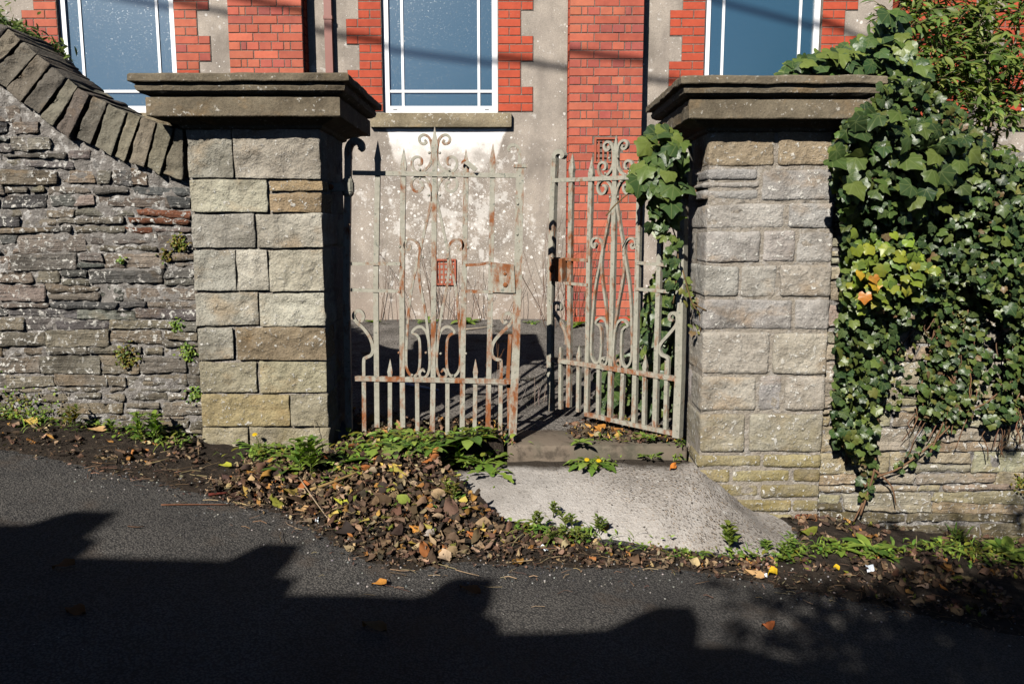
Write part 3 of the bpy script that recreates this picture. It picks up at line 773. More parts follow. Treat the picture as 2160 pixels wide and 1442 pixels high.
# ================================================================== RUBBLE WALLS
def px_quad(q, Y): return [(at(a, b, Y).x, at(a, b, Y).z) for a, b in q]
RUB = [(0.125, 0.12, 0.114), (0.165, 0.157, 0.143), (0.20, 0.182, 0.152), (0.10, 0.099, 0.097), (0.20, 0.172, 0.132), (0.23, 0.205, 0.168), (0.14, 0.133, 0.127), (0.175, 0.152, 0.126)]
RUBR = [(0.33, 0.295, 0.23), (0.36, 0.325, 0.255), (0.31, 0.275, 0.205), (0.33, 0.285, 0.20), (0.275, 0.25, 0.205)]
def rubble(t, xa, xb, zbase, ztop, pal, mat, yface, rows_scale, specials=None, special=None, flat=0.0):
    rng = random.Random(int(abs(xa * 1000)) + 5)
    z = min(zbase(xa), zbase(xb)) - 0.12; k = 0; n = 0
    zmax = max(ztop(xa), ztop(xb), ztop((xa + xb) / 2))
    while z < zmax:
        h = rng.choice([0.034, 0.045, 0.055, 0.065, 0.08, 0.10]) * rows_scale
        x = xa + rng.uniform(-0.1, 0.0)
        while x < xb:
            L = rng.choice([rng.uniform(0.07, 0.16), rng.uniform(0.15, 0.36), rng.uniform(0.2, 0.42)]) * rows_scale
            if x + L > xb - 0.05: L = xb - x
            x1 = x + L
            wob = lambda xx, kk: 0.022 * mn.noise(Vector((xx * 1.7, kk * 3.1, 2.0)))
            subs = [(0.0, 1.0)]
            if h > 0.07 and rng.random() < 0.4: subs = [(0.0, 0.45), (0.45, 1.0)]
            for s0, s1 in subs:
                g_ = rng.uniform(0.001, 0.006)
                zb0 = z + h * s0 + wob(x, k + s0) + g_; zb1 = z + h * s0 + wob(x1, k + s0) + g_
                zt0 = z + h * s1 + wob(x, k + s1) - g_; zt1 = z + h * s1 + wob(x1, k + s1) - g_
                if s1 == 1.0: zt0 = z + h + wob(x, k + 1) - g_; zt1 = z + h + wob(x1, k + 1) - g_
                zt0 = min(zt0, ztop(x)); zt1 = min(zt1, ztop(x1))
                if zt0 - zb0 < 0.014 or zt1 - zb1 < 0.014 or zt0 < zbase(x) - 0.06: continue
                jj = lambda: rng.uniform(-0.013, 0.013)
                q = [(x + g_ + jj(), zt0 + jj() * .6), (x1 - g_ + jj(), zt1 + jj() * .6), (x1 - g_ + jj(), zb1 + jj() * .6), (x + g_ + jj(), zb0 + jj() * .6)]
                proud = rng.uniform(-0.004, 0.016)
                mb = MB(); n += 1
                rough_block(mb, q, yface - proud, yface + 0.07, 0.017, rng.uniform(0.003, 0.011), 0.011, rng.uniform(0, 90), 0.014, 16, freq=17.0, pillow=0.0)
                col = jit(rng.choice(pal), 0.16)
                if special: col = special((x + x1) / 2, (zb0 + zt0) / 2, col)
                mb.build('stone', mat, t, smooth=True, color=col)
            x = x1
        z += h; k += 1
    return n
# left wall: curved coping rising to the left
CQ = [((-150, -20), (-60, 40), (-140, 120), (-230, 60)), ((-56, 44), (8, 92), (-70, 165), (-140, 118)),
      ((-14, 44), (25, 62), (0, 88), (-60, 62)), ((26, 64), (52, 87), (4, 137), (-68, 175)), ((56, 91), (83, 115), (18, 189), (-22, 160)), ((84, 117), (111, 138), (49, 219), (20, 190)),
      ((115, 143), (144, 166), (88, 243), (54, 220)), ((149, 168), (169, 183), (116, 269), (91, 248)), ((171, 186), (196, 202), (151, 295), (128, 273)),
      ((200, 203), (230, 218), (195, 307), (163, 293)), ((233, 220), (269, 238), (238, 332), (203, 310)), ((273, 235), (298, 248), (264, 343), (243, 330)),
      ((301, 250), (333, 260), (308, 355), (278, 343)), ((336, 259), (370, 273), (340, 371), (314, 353)), ((373, 273), (389, 277), (388, 381), (346, 367))]
bot = [at(*p) for p in [(-300, -60, 4.03), (-140, 105, 4.03), (-60, 170, 4.03), (20, 205, 4.03), (92, 258, 4.03), (160, 300, 4.03), (240, 338, 4.03), (310, 364, 4.03), (392, 388, 4.03)]]
def ztop_l(x):
    for a, b in zip(bot, bot[1:]):
        if x <= b.x: return a.z + (b.z - a.z) * max(0.0, (x - a.x)) / (b.x - a.x)
    return bot[-1].z
wl_ = thing('stone_wall', 'grey rubble stone wall with curved upright coping left of the gate', 'wall', (-2.5, 4.2, 0.5), 'rubble boundary walls')
def spec_l(x, z, c):
    u, v = vis_px(x, 4.04, z)
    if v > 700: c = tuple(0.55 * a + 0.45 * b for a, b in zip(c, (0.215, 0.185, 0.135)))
    if 290 < u < 400 and 440 < v < 485: return (0.20, 0.085, 0.05)
    return c
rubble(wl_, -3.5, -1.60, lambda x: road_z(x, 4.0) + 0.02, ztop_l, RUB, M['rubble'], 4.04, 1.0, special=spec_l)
def panel(x0, x1, zb, zt, y, thick, mat, t, nx=150, nzv=90, seed=0, amp=0.012):
    mb = MB(); vs = []; fs = []
    for j in range(nzv + 1):
        for i in range(nx + 1):
            x = x0 + (x1 - x0) * i / nx; z = zb(x) + (zt(x) - zb(x)) * j / nzv
            vs.append((x, y + amp * nz(x * 14 + seed, z * 20, seed), z))
    for j in range(nzv):
        for i in range(nx):
            a = j * (nx + 1) + i; fs.append((a, a + 1, a + nx + 2, a + nx + 1))
    n0 = len(vs)
    for i in range(nx + 1): vs.append((x0 + (x1 - x0) * i / nx, y + thick, vs[nzv * (nx + 1) + i][2]))
    for i in range(nx): a = nzv * (nx + 1) + i; fs.append((a, a + 1, n0 + i + 1, n0 + i))
    for i in range(nx + 1): vs.append((x0 + (x1 - x0) * i / nx, y + thick, -0.6))
    for i in range(nx): fs.append((n0 + i + 1, n0 + i, n0 + nx + 1 + i, n0 + nx + 2 + i))
    mb.add(vs, fs); return mb.build('mortar', mat, t, smooth=True)
panel(-3.6, -1.585, lambda x: road_z(x, 4) - 0.2, lambda x: ztop_l(x) + 0.03, 4.045, 0.36, M['mortar'], wl_, nx=190, nzv=130, amp=0.013)
CPAL = [(0.15, 0.13, 0.112), (0.165, 0.15, 0.122), (0.135, 0.122, 0.108), (0.19, 0.172, 0.135)]
for i, q in enumerate(CQ):
    q4 = px_quad(q, 4.02)
    mb = MB(); rough_block(mb, q4, 4.0 + random.uniform(-0.015, 0.012), 4.38, 0.014, 0.006, 0.009, i * 3.7, 0.022, 26, freq=14, back=True, pillow=0.0)
    mb.build('coping_stone', M['coping'], wl_, smooth=True, color=jit(CPAL[i % 4] if i < 10 else CPAL[3], 0.1))
mb = MB(); rough_block(mb, px_quad([(300, 246), (386, 252), (392, 275), (300, 268)], 4.15), 4.12, 4.36, 0.03, 0.02, 0.008, 77.0, 0.006)
mb.build('coping_stone', M['coping'], wl_, smooth=True, color=(0.19, 0.16, 0.11))
# right wall
wr_ = thing('stone_wall', 'buff coursed stone wall under the ivy right of the gate', 'wall', (2.4, 4.2, -0.1), 'rubble boundary walls')
ztop_r = lambda x: at(1900, 330, 4.03).z
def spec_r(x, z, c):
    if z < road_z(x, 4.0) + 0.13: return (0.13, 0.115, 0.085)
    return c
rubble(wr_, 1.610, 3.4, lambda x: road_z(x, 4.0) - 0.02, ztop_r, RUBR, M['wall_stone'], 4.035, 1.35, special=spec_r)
panel(1.60, 3.5, lambda x: road_z(x, 4) - 0.2, lambda x: ztop_r(x) + 0.02, 4.046, 0.36, M['mortar'], wr_, seed=4.0)

# ================================================================== GATES
class Gate:
    def __init__(s, root, O, e):
        s.r = root; s.O = O; s.e = e.normalized(); s.n = Vector((s.e.y, -s.e.x, 0))   # towards the lane
    def px(s, px, py):
        p = at_plane(px, py, s.O, s.n); d = p - s.O
        return Vector((d.dot(s.e), p.z))
    def P(s, q, off=0.0):
        w_ = s.O + s.e * q[0] + s.n * off; return Vector((w_.x, w_.y, q[1]))
    def sweep(s, pts, a, b, off=0.0, tip=False, spear=0.0, mb=None, end_taper=False):
        """flat bar along pts (s,z): half width a in the plane, half depth b"""
        pts = [Vector((p[0], p[1])) for p in pts]; n = len(pts); vs = []; fs = []
        for i, p in enumerate(pts):
            t = (pts[min(i + 1, n - 1)] - pts[max(i - 1, 0)]); t = t.normalized() if t.length > 1e-9 else Vector((0, 1))
            m = Vector((-t.y, t.x)); k = 1.0; kb = 1.0
            if spear and i in spear: k = spear[i]; kb = min(1.0, k)
            if end_taper and i > n - 6: k = 0.55 + 0.45 * (n - 1 - i) / 5
            for sa, sb in ((-1, -1), (1, -1), (1, 1), (-1, 1)):
                q = p + m * (sa * a * k); vs.append(s.P(q, off + sb * b * kb))
        for i in range(n - 1):
            for k in range(4): fs.append((i*4+k, i*4+(k+1)%4, i*4+4+(k+1)%4, i*4+4+k))
        fs.append((3, 2, 1, 0)); L = 4 * (n - 1); fs.append((L, L + 1, L + 2, L + 3))
        mb = mb or MB(); mb.add(vs, fs); return mb
    def bar(s, name, pts, a, b, rust, off=0.0, raw=False, tiplen=None):
        q = pts if raw else [s.px(*p) for p in pts]
        sp = None
        if tiplen:      # first point is the tip: insert a spear base
            d = (q[1] - q[0]).normalized()
            q = [q[0], q[0] + d * tiplen * 0.82, q[0] + d * tiplen] + list(q[1:]); sp = {0: 0.08, 1: 1.28, 2: 1.0}
        mb = s.sweep(q, a, b, off, spear=sp)
        return mb.build(name, M['gate'], s.r, color=(rust, 0, 0))
    def scroll(s, name, q, a=0.0065, b=0.009, rust=0.35, off=0.0, mirror=None):
        qq = smooth_path([Vector((p[0], p[1], 0)) for p in q], 5)
        if mirror is not None: qq = [Vector((2 * mirror - p.x, p.y, 0)) for p in qq]
        return s.sweep(qq, a, b, off, end_taper=True).build(name, M['gate'], s.r, color=(rust, 0, 0))
    def rivet(s, p, r=0.0075, off=0.0, raw=False, sign=0):
        q = p if raw else s.px(*p)
        mb = MB(); mb.ball(s.P(q, off), r); return mb.build('rivet', M['gate'], s.r, smooth=True, color=(0.3, 0, 0))

SCROLLS = {  # traced on the left leaf (photo pixels), left of the middle bar; mirrored for the right
 'top': [(892, 301), (897, 297), (895, 291), (889, 291), (885, 297), (888, 304), (884, 300)],
}
UP = [(896, 295), (899, 301), (893, 304), (886, 300), (885, 291), (892, 285), (901, 287), (908, 296), (911, 312), (911, 334), (906, 349), (895, 360), (882, 364), (872, 356), (869, 345), (872, 335), (881, 331), (889, 336), (889, 346), (882, 349)]
DN = [(882, 384), (890, 386), (892, 394), (887, 402), (877, 404), (870, 397), (868, 386), (874, 376), (886, 372), (898, 377), (907, 390), (911, 405), (911, 425)]
LY = [(912, 405), (909, 430), (903, 455), (895, 490), (887, 525), (878, 565), (869, 605), (863, 650), (859, 700), (857, 745), (858, 774), (865, 789), (874, 793), (883, 783), (886, 760), (886, 730), (884, 713), (878, 705), (870, 703)]
LI = [(862, 517), (866, 521), (863, 527), (857, 525), (854, 517), (858, 508), (867, 505), (877, 509), (884, 519), (886, 532), (884, 555), (884, 580), (889, 615), (897, 655), (902, 690), (905, 725), (907, 765), (903, 787), (895, 796), (887, 793), (886, 784), (892, 779), (897, 784)]
LF = [(870, 703), (871, 697), (879, 690), (889, 689), (898, 697), (903, 712), (905, 728)]

# ---- left leaf
gl = thing('iron_gate', 'left wrought iron gate leaf standing closed with a rusty square lock box', 'gate', (-0.45, 4.24, 0.37), 'wrought iron gates')
A = Gate(gl, Vector((0, 4.24, 0)), Vector((1, 0, 0)))
hs = [A.px(*p) for p in [(735, 322), (734, 395), (731, 620), (737, 905)]]
A.bar('stile', hs, 0.017, 0.017, 0.35, raw=True)
A.scroll('hook', [A.px(*p) for p in [(735, 335), (735, 318), (740, 304), (750, 298), (760, 302), (763, 312), (759, 318)]], 0.019, 0.014, 0.3)
A.bar('stile', [(1097, 354), (1093, 560), (1088, 740), (1080, 940)], 0.021, 0.02, 0.42)
A.bar('stile_cap', [(1084, 350), (1112, 351)], 0.009, 0.024, 0.55)
A.scroll('hook', [A.px(*p) for p in [(1096, 346), (1096, 325), (1092, 311), (1083, 306), (1075, 309), (1073, 316), (1077, 319)]], 0.008, 0.009, 0.4)
A.bar('rail', [(745, 365), (918, 368), (1090, 371)], 0.0115, 0.013, 0.25, off=0.006)
A.bar('rail', [(748, 797), (915, 800), (1080, 804)], 0.013, 0.013, 0.45, off=0.006)
A.bar('rail', [(741, 556), (845, 556)], 0.0085, 0.012, 0.3, off=0.006); A.bar('rail', [(741, 611), (845, 614)], 0.0085, 0.012, 0.3, off=0.006)
A.bar('rail', [(982, 559), (1010, 558), (1036, 553)], 0.007, 0.011, 0.55, off=0.006); A.bar('rail', [(982, 614), (1086, 617)], 0.0085, 0.011, 0.5, off=0.006)
for tipy, pts, rust in [((797, 297), [(797, 365), (793, 600), (795, 797), (796, 900)], 0.25), ((852, 313), [(851, 370), (848, 600), (849, 797), (850, 900)], 0.38),
                        ((917, 268), [(917, 370), (915, 600), (914, 797), (912, 915)], 0.36), ((983, 315), [(983, 370), (979, 600), (976, 797), (975, 920)], 0.42), ((1040, 303), [(1039, 370), (1036, 560), (1031, 797), (1029, 925)], 0.40)]:
    A.bar('bar', [tipy] + pts, 0.0135, 0.0125, rust, tiplen=0.115)
for tipx, x1 in ((823, 823), (1003, 1001)): A.bar('bar', [(tipx, 757), (tipx, 797), (x1, 910)], 0.011, 0.011, 0.42, tiplen=0.085)
for x0, x1 in ((768, 769), (880, 881), (944, 944), (1056, 1055)): A.bar('bar', [(x0, 802), (x1, 915)], 0.011, 0.011, 0.4)
ax = lambda z: A.px(915, 600).x + (z - A.px(915, 600).y) * (A.px(917, 300).x - A.px(914, 797).x) / (A.px(917, 300).y - A.px(914, 797).y)
LOC = {}
for nm, pl, rust in (('U', UP, 0.3), ('D', DN, 0.42), ('Y', LY, 0.4), ('I', LI, 0.42), ('F', LF, 0.3)):
    q = [A.px(*p) for p in pl]; LOC[nm] = [(p.x - ax(p.y), p.y) for p in q]
    for sg in (1, -1):
        off = {'U': 0.0, 'D': 0.0, 'Y': 0.0, 'I': 0.002, 'F': 0.001}[nm]
        A.scroll('scroll', [(ax(z) + sg * s_, z) for s_, z in LOC[nm]], rust=rust * random.uniform(0.8, 1.2), off=off, a=0.0068, b=0.009 + (0.0015 if nm == 'I' else 0))
A.scroll('bracket', [A.px(*p) for p in [(768, 800), (768, 760), (772, 754), (783, 748), (787, 735), (781, 712), (767, 692), (752, 678), (746, 665), (752, 656), (762, 657), (767, 667), (763, 676), (756, 675)]], 0.0085, 0.010, 0.35)
A.scroll('bracket', [A.px(*p) for p in [(1057, 803), (1057, 764), (1054, 759), (1043, 755), (1037, 742), (1041, 722), (1056, 703), (1075, 684), (1082, 670), (1075, 661), (1064, 662), (1058, 671), (1063, 680), (1070, 677)]], 0.0085, 0.010, 0.5)
for p in [(906, 323), (928, 323), (905, 412), (928, 412), (886, 358), (948, 359), (886, 377), (947, 377), (844, 520), (987, 522), (893, 542), (944, 544), (842, 743), (983, 745), (899, 743), (930, 745), (870, 790), (955, 791)]:
    A.rivet(p, 0.0075, 0.011)
A.rivet((1092, 430), 0.007, 0.021); A.rivet((1091, 494), 0.007, 0.021)
# lock box
mb = MB(); q = [A.px(*p) for p in [(1033, 552), (1085, 558), (1087, 617), (1038, 617)]]
rough_block(mb, [(p.x, p.y) for p in q], 4.24 - 0.028, 4.24 + 0.024, 0.03, 0.004, 0.003, 5.0, back=True)
lk = mb.build('lock_box', M['gate'], gl, color=(0.5, 0, 0))
mb = MB(); c_ = A.P(A.px(1066, 600), 0.030); mb.ball(c_, 0.013, sc=(1, 0.4, 1)); c_ = A.P(A.px(1065, 577), 0.030); mb.ball(c_, 0.009, sc=(1, 0.4, 1)); mb.build('keyhole_boss', M['gate'], lk, color=(1, 0, 0))
# rusty drop bar by the meeting stile, hanging latch bar
A.bar('drop_bolt', [(1076, 706), (1071, 800)], 0.010, 0.010, 0.85, off=-0.03); A.bar('drop_bolt', [(1073, 806), (1074, 905)], 0.010, 0.010, 0.6, off=-0.03)
A.bar('latch_bar', [(983, 342), (1005, 360)], 0.012, 0.010, 0.1, off=0.035)
A.scroll('latch_hook', [A.px(*p) for p in [(989, 346), (981, 340), (976, 343), (975, 347)]], 0.0045, 0.005, 0.8, off=0.035)
# hinge of the left leaf: collar and strap to the pier
hp = A.P(A.px(734, 395), 0)
def hinge(gate_root, c, toward, rust):
    h = MB()
    prof = [(0.018, 0.05), (0.026, 0.042), (0.030, 0.032), (0.030, 0.024), (0.034, 0.024), (0.034, -0.024), (0.029, -0.024), (0.031, -0.032), (0.026, -0.042), (0.018, -0.05)]
    n = 12; vs = []; fs = []
    for r, z in prof:
        for k in range(n): vs.append((c.x + r * cos(2*pi*k/n), c.y + r * sin(2*pi*k/n), c.z + z))
    for i in range(len(prof) - 1):
        for k in range(n): fs.append((i*n+(k+1)%n, i*n+k, (i+1)*n+k, (i+1)*n+(k+1)%n))
    h.add(vs, fs)
    x0, x1 = sorted((c.x, toward[0])); h.box((x0, c.y - 0.03, c.z - 0.021), (x1, c.y + 0.018, c.z + 0.021))
    ob = h.build('hinge', M['gate'], gate_root, color=(rust, 0, 0))
    b = MB(); b.ball((toward[0] - 0.02 * (1 if toward[0] > c.x else -1), c.y - 0.036, c.z), 0.015, sc=(1, 0.6, 1)); b.build('bolt', M['gate'], ob, smooth=True, color=(0.9, 0, 0))
hinge(gl, hp, (-0.96, 0), 0.35)

# ---- right leaf, pushed open
gr = thing('iron_gate', 'right wrought iron gate leaf swung open inwards with ivy on its hinge post', 'gate', (0.90, 4.22, 0.33), 'wrought iron gates')
H0 = at_plane(1438, 600, Vector((0, 4.22, 0)), Vector((0, 1, 0))); H0.z = 0; FE = at_plane(1164, 600, Vector((0, 4.80, 0)), Vector((0, 1, 0))); FE.z = 0
B = Gate(gr, H0, (H0 - FE))
B.bar('stile', [(1441, 400), (1438, 600), (1434, 800), (1429, 922)], 0.021, 0.021, 0.25)
B.bar('stile', [(1449, 322), (1447, 392)], 0.023, 0.02, 0.2)
B.scroll('hook', [B.px(*p) for p in [(1449, 330), (1448, 312), (1442, 303), (1434, 302)]], 0.021, 0.02, 0.25)
B.bar('stile', [(1171, 335), (1168, 408), (1164, 550), (1162, 640), (1161, 757), (1163, 866)], 0.017, 0.017, 0.30)
B.scroll('hook', [B.px(*p) for p in [(1171, 345), (1172, 328), (1178, 321), (1186, 321), (1190, 328), (1186, 334)]], 0.013, 0.017, 0.25)
B.bar('rail', [(1167, 381), (1298, 376), (1437, 370)], 0.0115, 0.013, 0.25, off=0.006)
B.bar('rail', [(1160, 757), (1290, 776), (1427, 798)], 0.013, 0.013, 0.5, off=0.006)
B.bar('rail', [(1236, 872), (1330, 893), (1426, 914)], 0.012, 0.012, 0.5, off=0.006)
B.bar('rail', [(1165, 545), (1243, 549)], 0.0085, 0.011, 0.6, off=0.006); B.bar('rail', [(1195, 597), (1243, 601)], 0.0085, 0.011, 0.5, off=0.006)
B.bar('rail', [(1346, 554), (1434, 561)], 0.0085, 0.011, 0.3, off=0.006); B.bar('rail', [(1345, 609), (1436, 617)], 0.0085, 0.011, 0.3, off=0.006)
for tipy, pts, rust in [((1208, 321), [(1206, 385), (1203, 545), (1202, 700), (1200, 858)], 0.45), ((1249, 331), [(1247, 390), (1243, 545), (1241, 700), (1238, 872)], 0.33),
                        ((1300, 286), [(1298, 385), (1293, 600), (1287, 882)], 0.33), ((1352, 315), [(1350, 385), (1345, 600), (1338, 892)], 0.28), ((1399, 320), [(1396, 400), (1390, 600), (1382, 902)], 0.28)]:
    B.bar('bar', [tipy] + pts, 0.0135, 0.0125, rust, tiplen=0.115)
for a_, b_ in (((1222, 727), (1220, 868)), ((1362, 747), (1359, 897))): B.bar('bar', [a_, ((a_[0] + b_[0]) / 2, 800), b_], 0.011, 0.011, 0.36, tiplen=0.085)
for a_, b_ in (((1183, 732), (1183, 862)), ((1264, 776), (1262, 878)), ((1315, 784), (1311, 888)), ((1408, 760), (1404, 906))): B.bar('bar', [a_, b_], 0.011, 0.011, 0.36)
bq0 = B.px(1298, 385); bq1 = B.px(1287, 882)
bx = lambda z: bq0.x + (z - bq0.y) * (bq1.x - bq0.x) / (bq1.y - bq0.y)
zA0, zA1 = A.px(917, 369).y, A.px(915, 800).y; zB0, zB1 = B.px(1298, 376).y, B.px(1290, 776).y
zm = lambda z: zB0 + (z - zA0) * (zB1 - zB0) / (zA1 - zA0)
for nm, rust in (('U', 0.25), ('D', 0.28), ('Y', 0.4), ('I', 0.42), ('F', 0.25)):
    for sg in (1, -1):
        B.scroll('scroll', [(bx(zm(z)) + sg * s_ * 0.96, zm(z)) for s_, z in LOC[nm]], rust=rust, off=0.002 if nm == 'I' else 0.0, a=0.0068, b=0.0105)
B.scroll('bracket', [B.px(*p) for p in [(1409, 796), (1410, 760), (1406, 752), (1396, 747), (1392, 735), (1397, 722), (1412, 705), (1428, 684), (1430, 668), (1422, 660), (1414, 664), (1414, 673), (1421, 676)]], 0.0085, 0.010, 0.25)
B.scroll('bracket', [B.px(*p) for p in [(1195, 726), (1195, 708), (1189, 690), (1177, 670), (1167, 655), (1167, 643), (1175, 638), (1183, 643), (1183, 652), (1176, 653)]], 0.0085, 0.010, 0.3)
for p in [(1306, 332), (1287, 334), (1279, 366), (1322, 368), (1289, 416), (1306, 416), (1317, 537), (1312, 383)]: B.rivet(p, 0.0075, 0.011)
mb = MB(); q = [B.px(*p) for p in [(1169, 545), (1195, 545), (1195, 594), (1169, 592)]]
for off0, off1 in ((-0.03, 0.045),):
    vs = [B.P(p, off1) for p in q] + [B.P(p, off0) for p in q]
    mb.add(vs, [(3, 2, 1, 0), (4, 5, 6, 7), (0, 1, 5, 4), (1, 2, 6, 5), (2, 3, 7, 6), (3, 0, 4, 7)])
lk = mb.build('lock_box', M['gate'], gr, color=(0.6, 0, 0))
mb = MB(); mb.ball(B.P(B.px(1174, 566), 0.05), 0.016, sc=(1, 1, 1.2)); mb.build('latch_knob', M['gate'], lk, smooth=True, color=(0.85, 0, 0))
hinge(gr, B.P(B.px(1441, 401), 0), (0.985, 0), 0.6)

# ================================================================== LEAVES AND PLANTS
IVY_O = [(0, 0.0), (0.17, -0.15), (0.36, -0.12), (0.47, 0.04), (0.42, 0.20), (0.52, 0.34), (0.50, 0.46), (0.32, 0.52), (0.20, 0.68), (0.08, 0.88), (0, 0.95)]
def ivy_template(fold, droop, lob=1.0):
    pts = IVY_O + [(-x, y) for x, y in IVY_O[-2:0:-1]]
    vs = [(0, 0.24, 0.0)]; luv = [(0, 0.24, 0)]
    for x, y in pts:
        r = sqrt(x * x + y * y); k = 1.0 if lob == 1 else (1 - lob) * 0.62 / max(0.25, r) + lob
        x2, y2 = x * k, y * k
        z = -fold * abs(x2) * 0.9 - droop * (y2 - 0.24) ** 2 + 0.04 * sin(x * 9 + y * 7)
        vs.append((x2, y2, z)); luv.append((x2, y2, 0))
    n = len(pts); fs = [(0, 1 + i, 1 + (i + 1) % n) for i in range(n)]
    return vs, fs, luv
def blade_template(wd, bend, n=5, tooth=0.0, fold=0.25, shape='lance', curl=0.0):
    vs = []; fs = []; luv = []
    for i in range(n + 1):
        t = i / n
        if shape == 'lance': w_ = wd * sin(pi * min(0.999, t * 0.93 + 0.07)) ** 0.8
        elif shape == 'spoon': w_ = wd * (0.18 + 0.82 * sstep(0.15, 0.75, t)) * (1 if t < 0.8 else 1 - 0.75 * ((t - 0.8) / 0.2) ** 2)
        else: w_ = wd * sin(pi * clampf(t * 0.9 + 0.1)) ** 0.6
        if tooth and i % 2 and 0 < i < n: w_ *= (1 - tooth)
        ang = bend * t; y = (sin(ang) / bend) if abs(bend) > 1e-3 else t; z = -((1 - cos(ang)) / bend) if abs(bend) > 1e-3 else 0
        cu = curl * sin(t * 5)
        vs += [(-w_, y, z + fold * w_ + cu * w_), (0, y, z), (w_, y, z + fold * w_ - cu * w_)]; luv += [(-w_, y, 0), (0, y, 0), (w_, y, 0)]
    for i in range(n):
        a = i * 3; fs += [(a, a + 1, a + 4, a + 3), (a + 1, a + 2, a + 5, a + 4)]
    return vs, fs, luv
def xf(tmpl, mat4):
    return [mat4 @ Vector(v) for v in tmpl[0]]
def leaf_matrix(pos, size, normal, tipdir, roll=0.0):
    nrm = Vector(normal).normalized(); t = Vector(tipdir); t = (t - nrm * t.dot(nrm))
    if t.length < 1e-4: t = nrm.orthogonal()
    t.normalize(); x = t.cross(nrm)
    R = Matrix((x, t, nrm)).transposed().to_4x4()
    return Matrix.Translation(pos) @ R @ Matrix.Rotation(roll, 4, 'Z') @ Matrix.Diagonal((size, size, size, 1))

def in_poly(x, y, P):
    c = False; j = len(P) - 1
    for i in range(len(P)):
        if (P[i][1] > y) != (P[j][1] > y) and x < (P[j][0] - P[i][0]) * (y - P[i][1]) / (P[j][1] - P[i][1]) + P[i][0]: c = not c
        j = i
    return c
def sample_poly(P, rng):
    x0 = min(p[0] for p in P); x1 = max(p[0] for p in P); y0 = min(p[1] for p in P); y1 = max(p[1] for p in P)
    while True:
        x = rng.uniform(x0, x1); y = rng.uniform(y0, y1)
        if in_poly(x, y, P): return x, y
IVYT = [ivy_template(f, d, l) for f, d, l in ((0.25, 0.6, 1.0), (0.5, 0.35, 0.9), (0.15, 0.55, 0.8), (0.3, 0.3, 0.55), (0.45, 0.4, 0.6), (0.2, 0.6, 0.7))]
GRN = [(0.056, 0.092, 0.024), (0.036, 0.066, 0.021), (0.078, 0.115, 0.027), (0.030, 0.056, 0.021), (0.105, 0.135, 0.031), (0.044, 0.075, 0.025)]
OLD = [(0.10, 0.12, 0.028), (0.16, 0.15, 0.04), (0.13, 0.08, 0.04)]
YEL = [(0.19, 0.24, 0.028), (0.14, 0.20, 0.03), (0.24, 0.25, 0.03), (0.11, 0.16, 0.028)]
ORG = [(0.50, 0.27, 0.03), (0.55, 0.33, 0.03), (0.45, 0.18, 0.03)]
_leafmesh = {}
def leaf_mesh(kind, tmpl_list, ti, ci, col, mat):
    key = (kind, ti, ci)
    if key not in _leafmesh:
        mb = MB(); t = tmpl_list[ti]; mb.add(t[0], t[1], col, t[2]); _leafmesh[key] = mb.mesh('leaf', M[mat], True)
    return _leafmesh[key]
def plant_leaves(root, items, npart, kind, tmpls, mat, stuffname='foliage'):
    """items: (matrix, size, template index, palette index, colour); biggest npart become parts"""
    items = sorted(items, key=lambda a: -a[1]); rl = world_loc(root)
    for i, (m, sz, ti, ci, col) in enumerate(items[:npart]):
        ob = bpy.data.objects.new('leaf', leaf_mesh(kind, tmpls, ti, ci, col, mat)); COL.objects.link(ob); ob.parent = root
        ob.matrix_basis = Matrix.Translation(-rl) @ m
    if len(items) > npart:
        mb = MB()
        for m, sz, ti, ci, col in items[npart:]:
            t = tmpls[ti]; mb.add(xf(t, m), t[1], jit(col, 0.25), t[2])
        o = mb.build(stuffname, M[mat], root, smooth=True); o['kind'] = 'stuff'
def ivy_items(rng, spec):
    out = []
    for poly, Y, thick, n, s0, s1, pal, base in spec:
        for _ in range(n):
            px, py = sample_poly(poly, rng)
            d = rng.random() ** 1.6 * thick; y = Y - d
            p = at(px, py, y)
            sz = rng.uniform(s0, s1) * 0.78 * y / F
            tilt = rng.gauss(0, 0.45)
            nrm = Vector((rng.gauss(0.0, 0.55) - 0.1, -1.0, rng.gauss(0.5, 0.6)))
            tip = Vector((rng.gauss(0, 0.75), -0.25, -1.0))
            ci = rng.randrange(len(pal)); col = pal[ci]
            out.append((leaf_matrix(p, sz, nrm, tip, 0), sz, rng.randrange(6), base + ci, col))
    return out
rng = random.Random(11)
DENSE = [(1770, 270), (1850, 190), (1895, 150), (1960, 180), (2040, 240), (2090, 300), (2180, 340), (2180, 690), (2130, 690), (2080, 620), (2030, 600), (1985, 600), (1960, 640), (1930, 680), (1905, 690), (1880, 740), (1870, 800), (1850, 840), (1850, 930), (1810, 960), (1770, 950), (1757, 900), (1768, 700), (1785, 500), (1768, 440), (1752, 335)]
TOP = [(1640, 160), (1650, 135), (1720, 110), (1790, 95), (1850, 60), (1870, 20), (1910, 20), (1900, 90), (1960, 130), (1930, 190), (1880, 200), (1860, 165)]
MIDC = [(1950, 600), (2080, 610), (2070, 700), (2060, 850), (2030, 900), (1985, 890), (1930, 870), (1950, 780), (1975, 700)]
REDGE = [(2110, 620), (2180, 620), (2180, 830), (2150, 880), (2090, 900), (2080, 860), (2130, 800)]
TAIL = [(1780, 930), (1840, 900), (1850, 1010), (1830, 1060), (1815, 1050), (1820, 990)]
TAIL2 = [(1960, 890), (2040, 880), (2000, 930), (1930, 975), (1890, 1000), (1880, 985)]
iv = thing('ivy', 'thick dark green ivy hanging over the right hand wall beside the pier', 'ivy', (2.2, 4.05, 0.6))
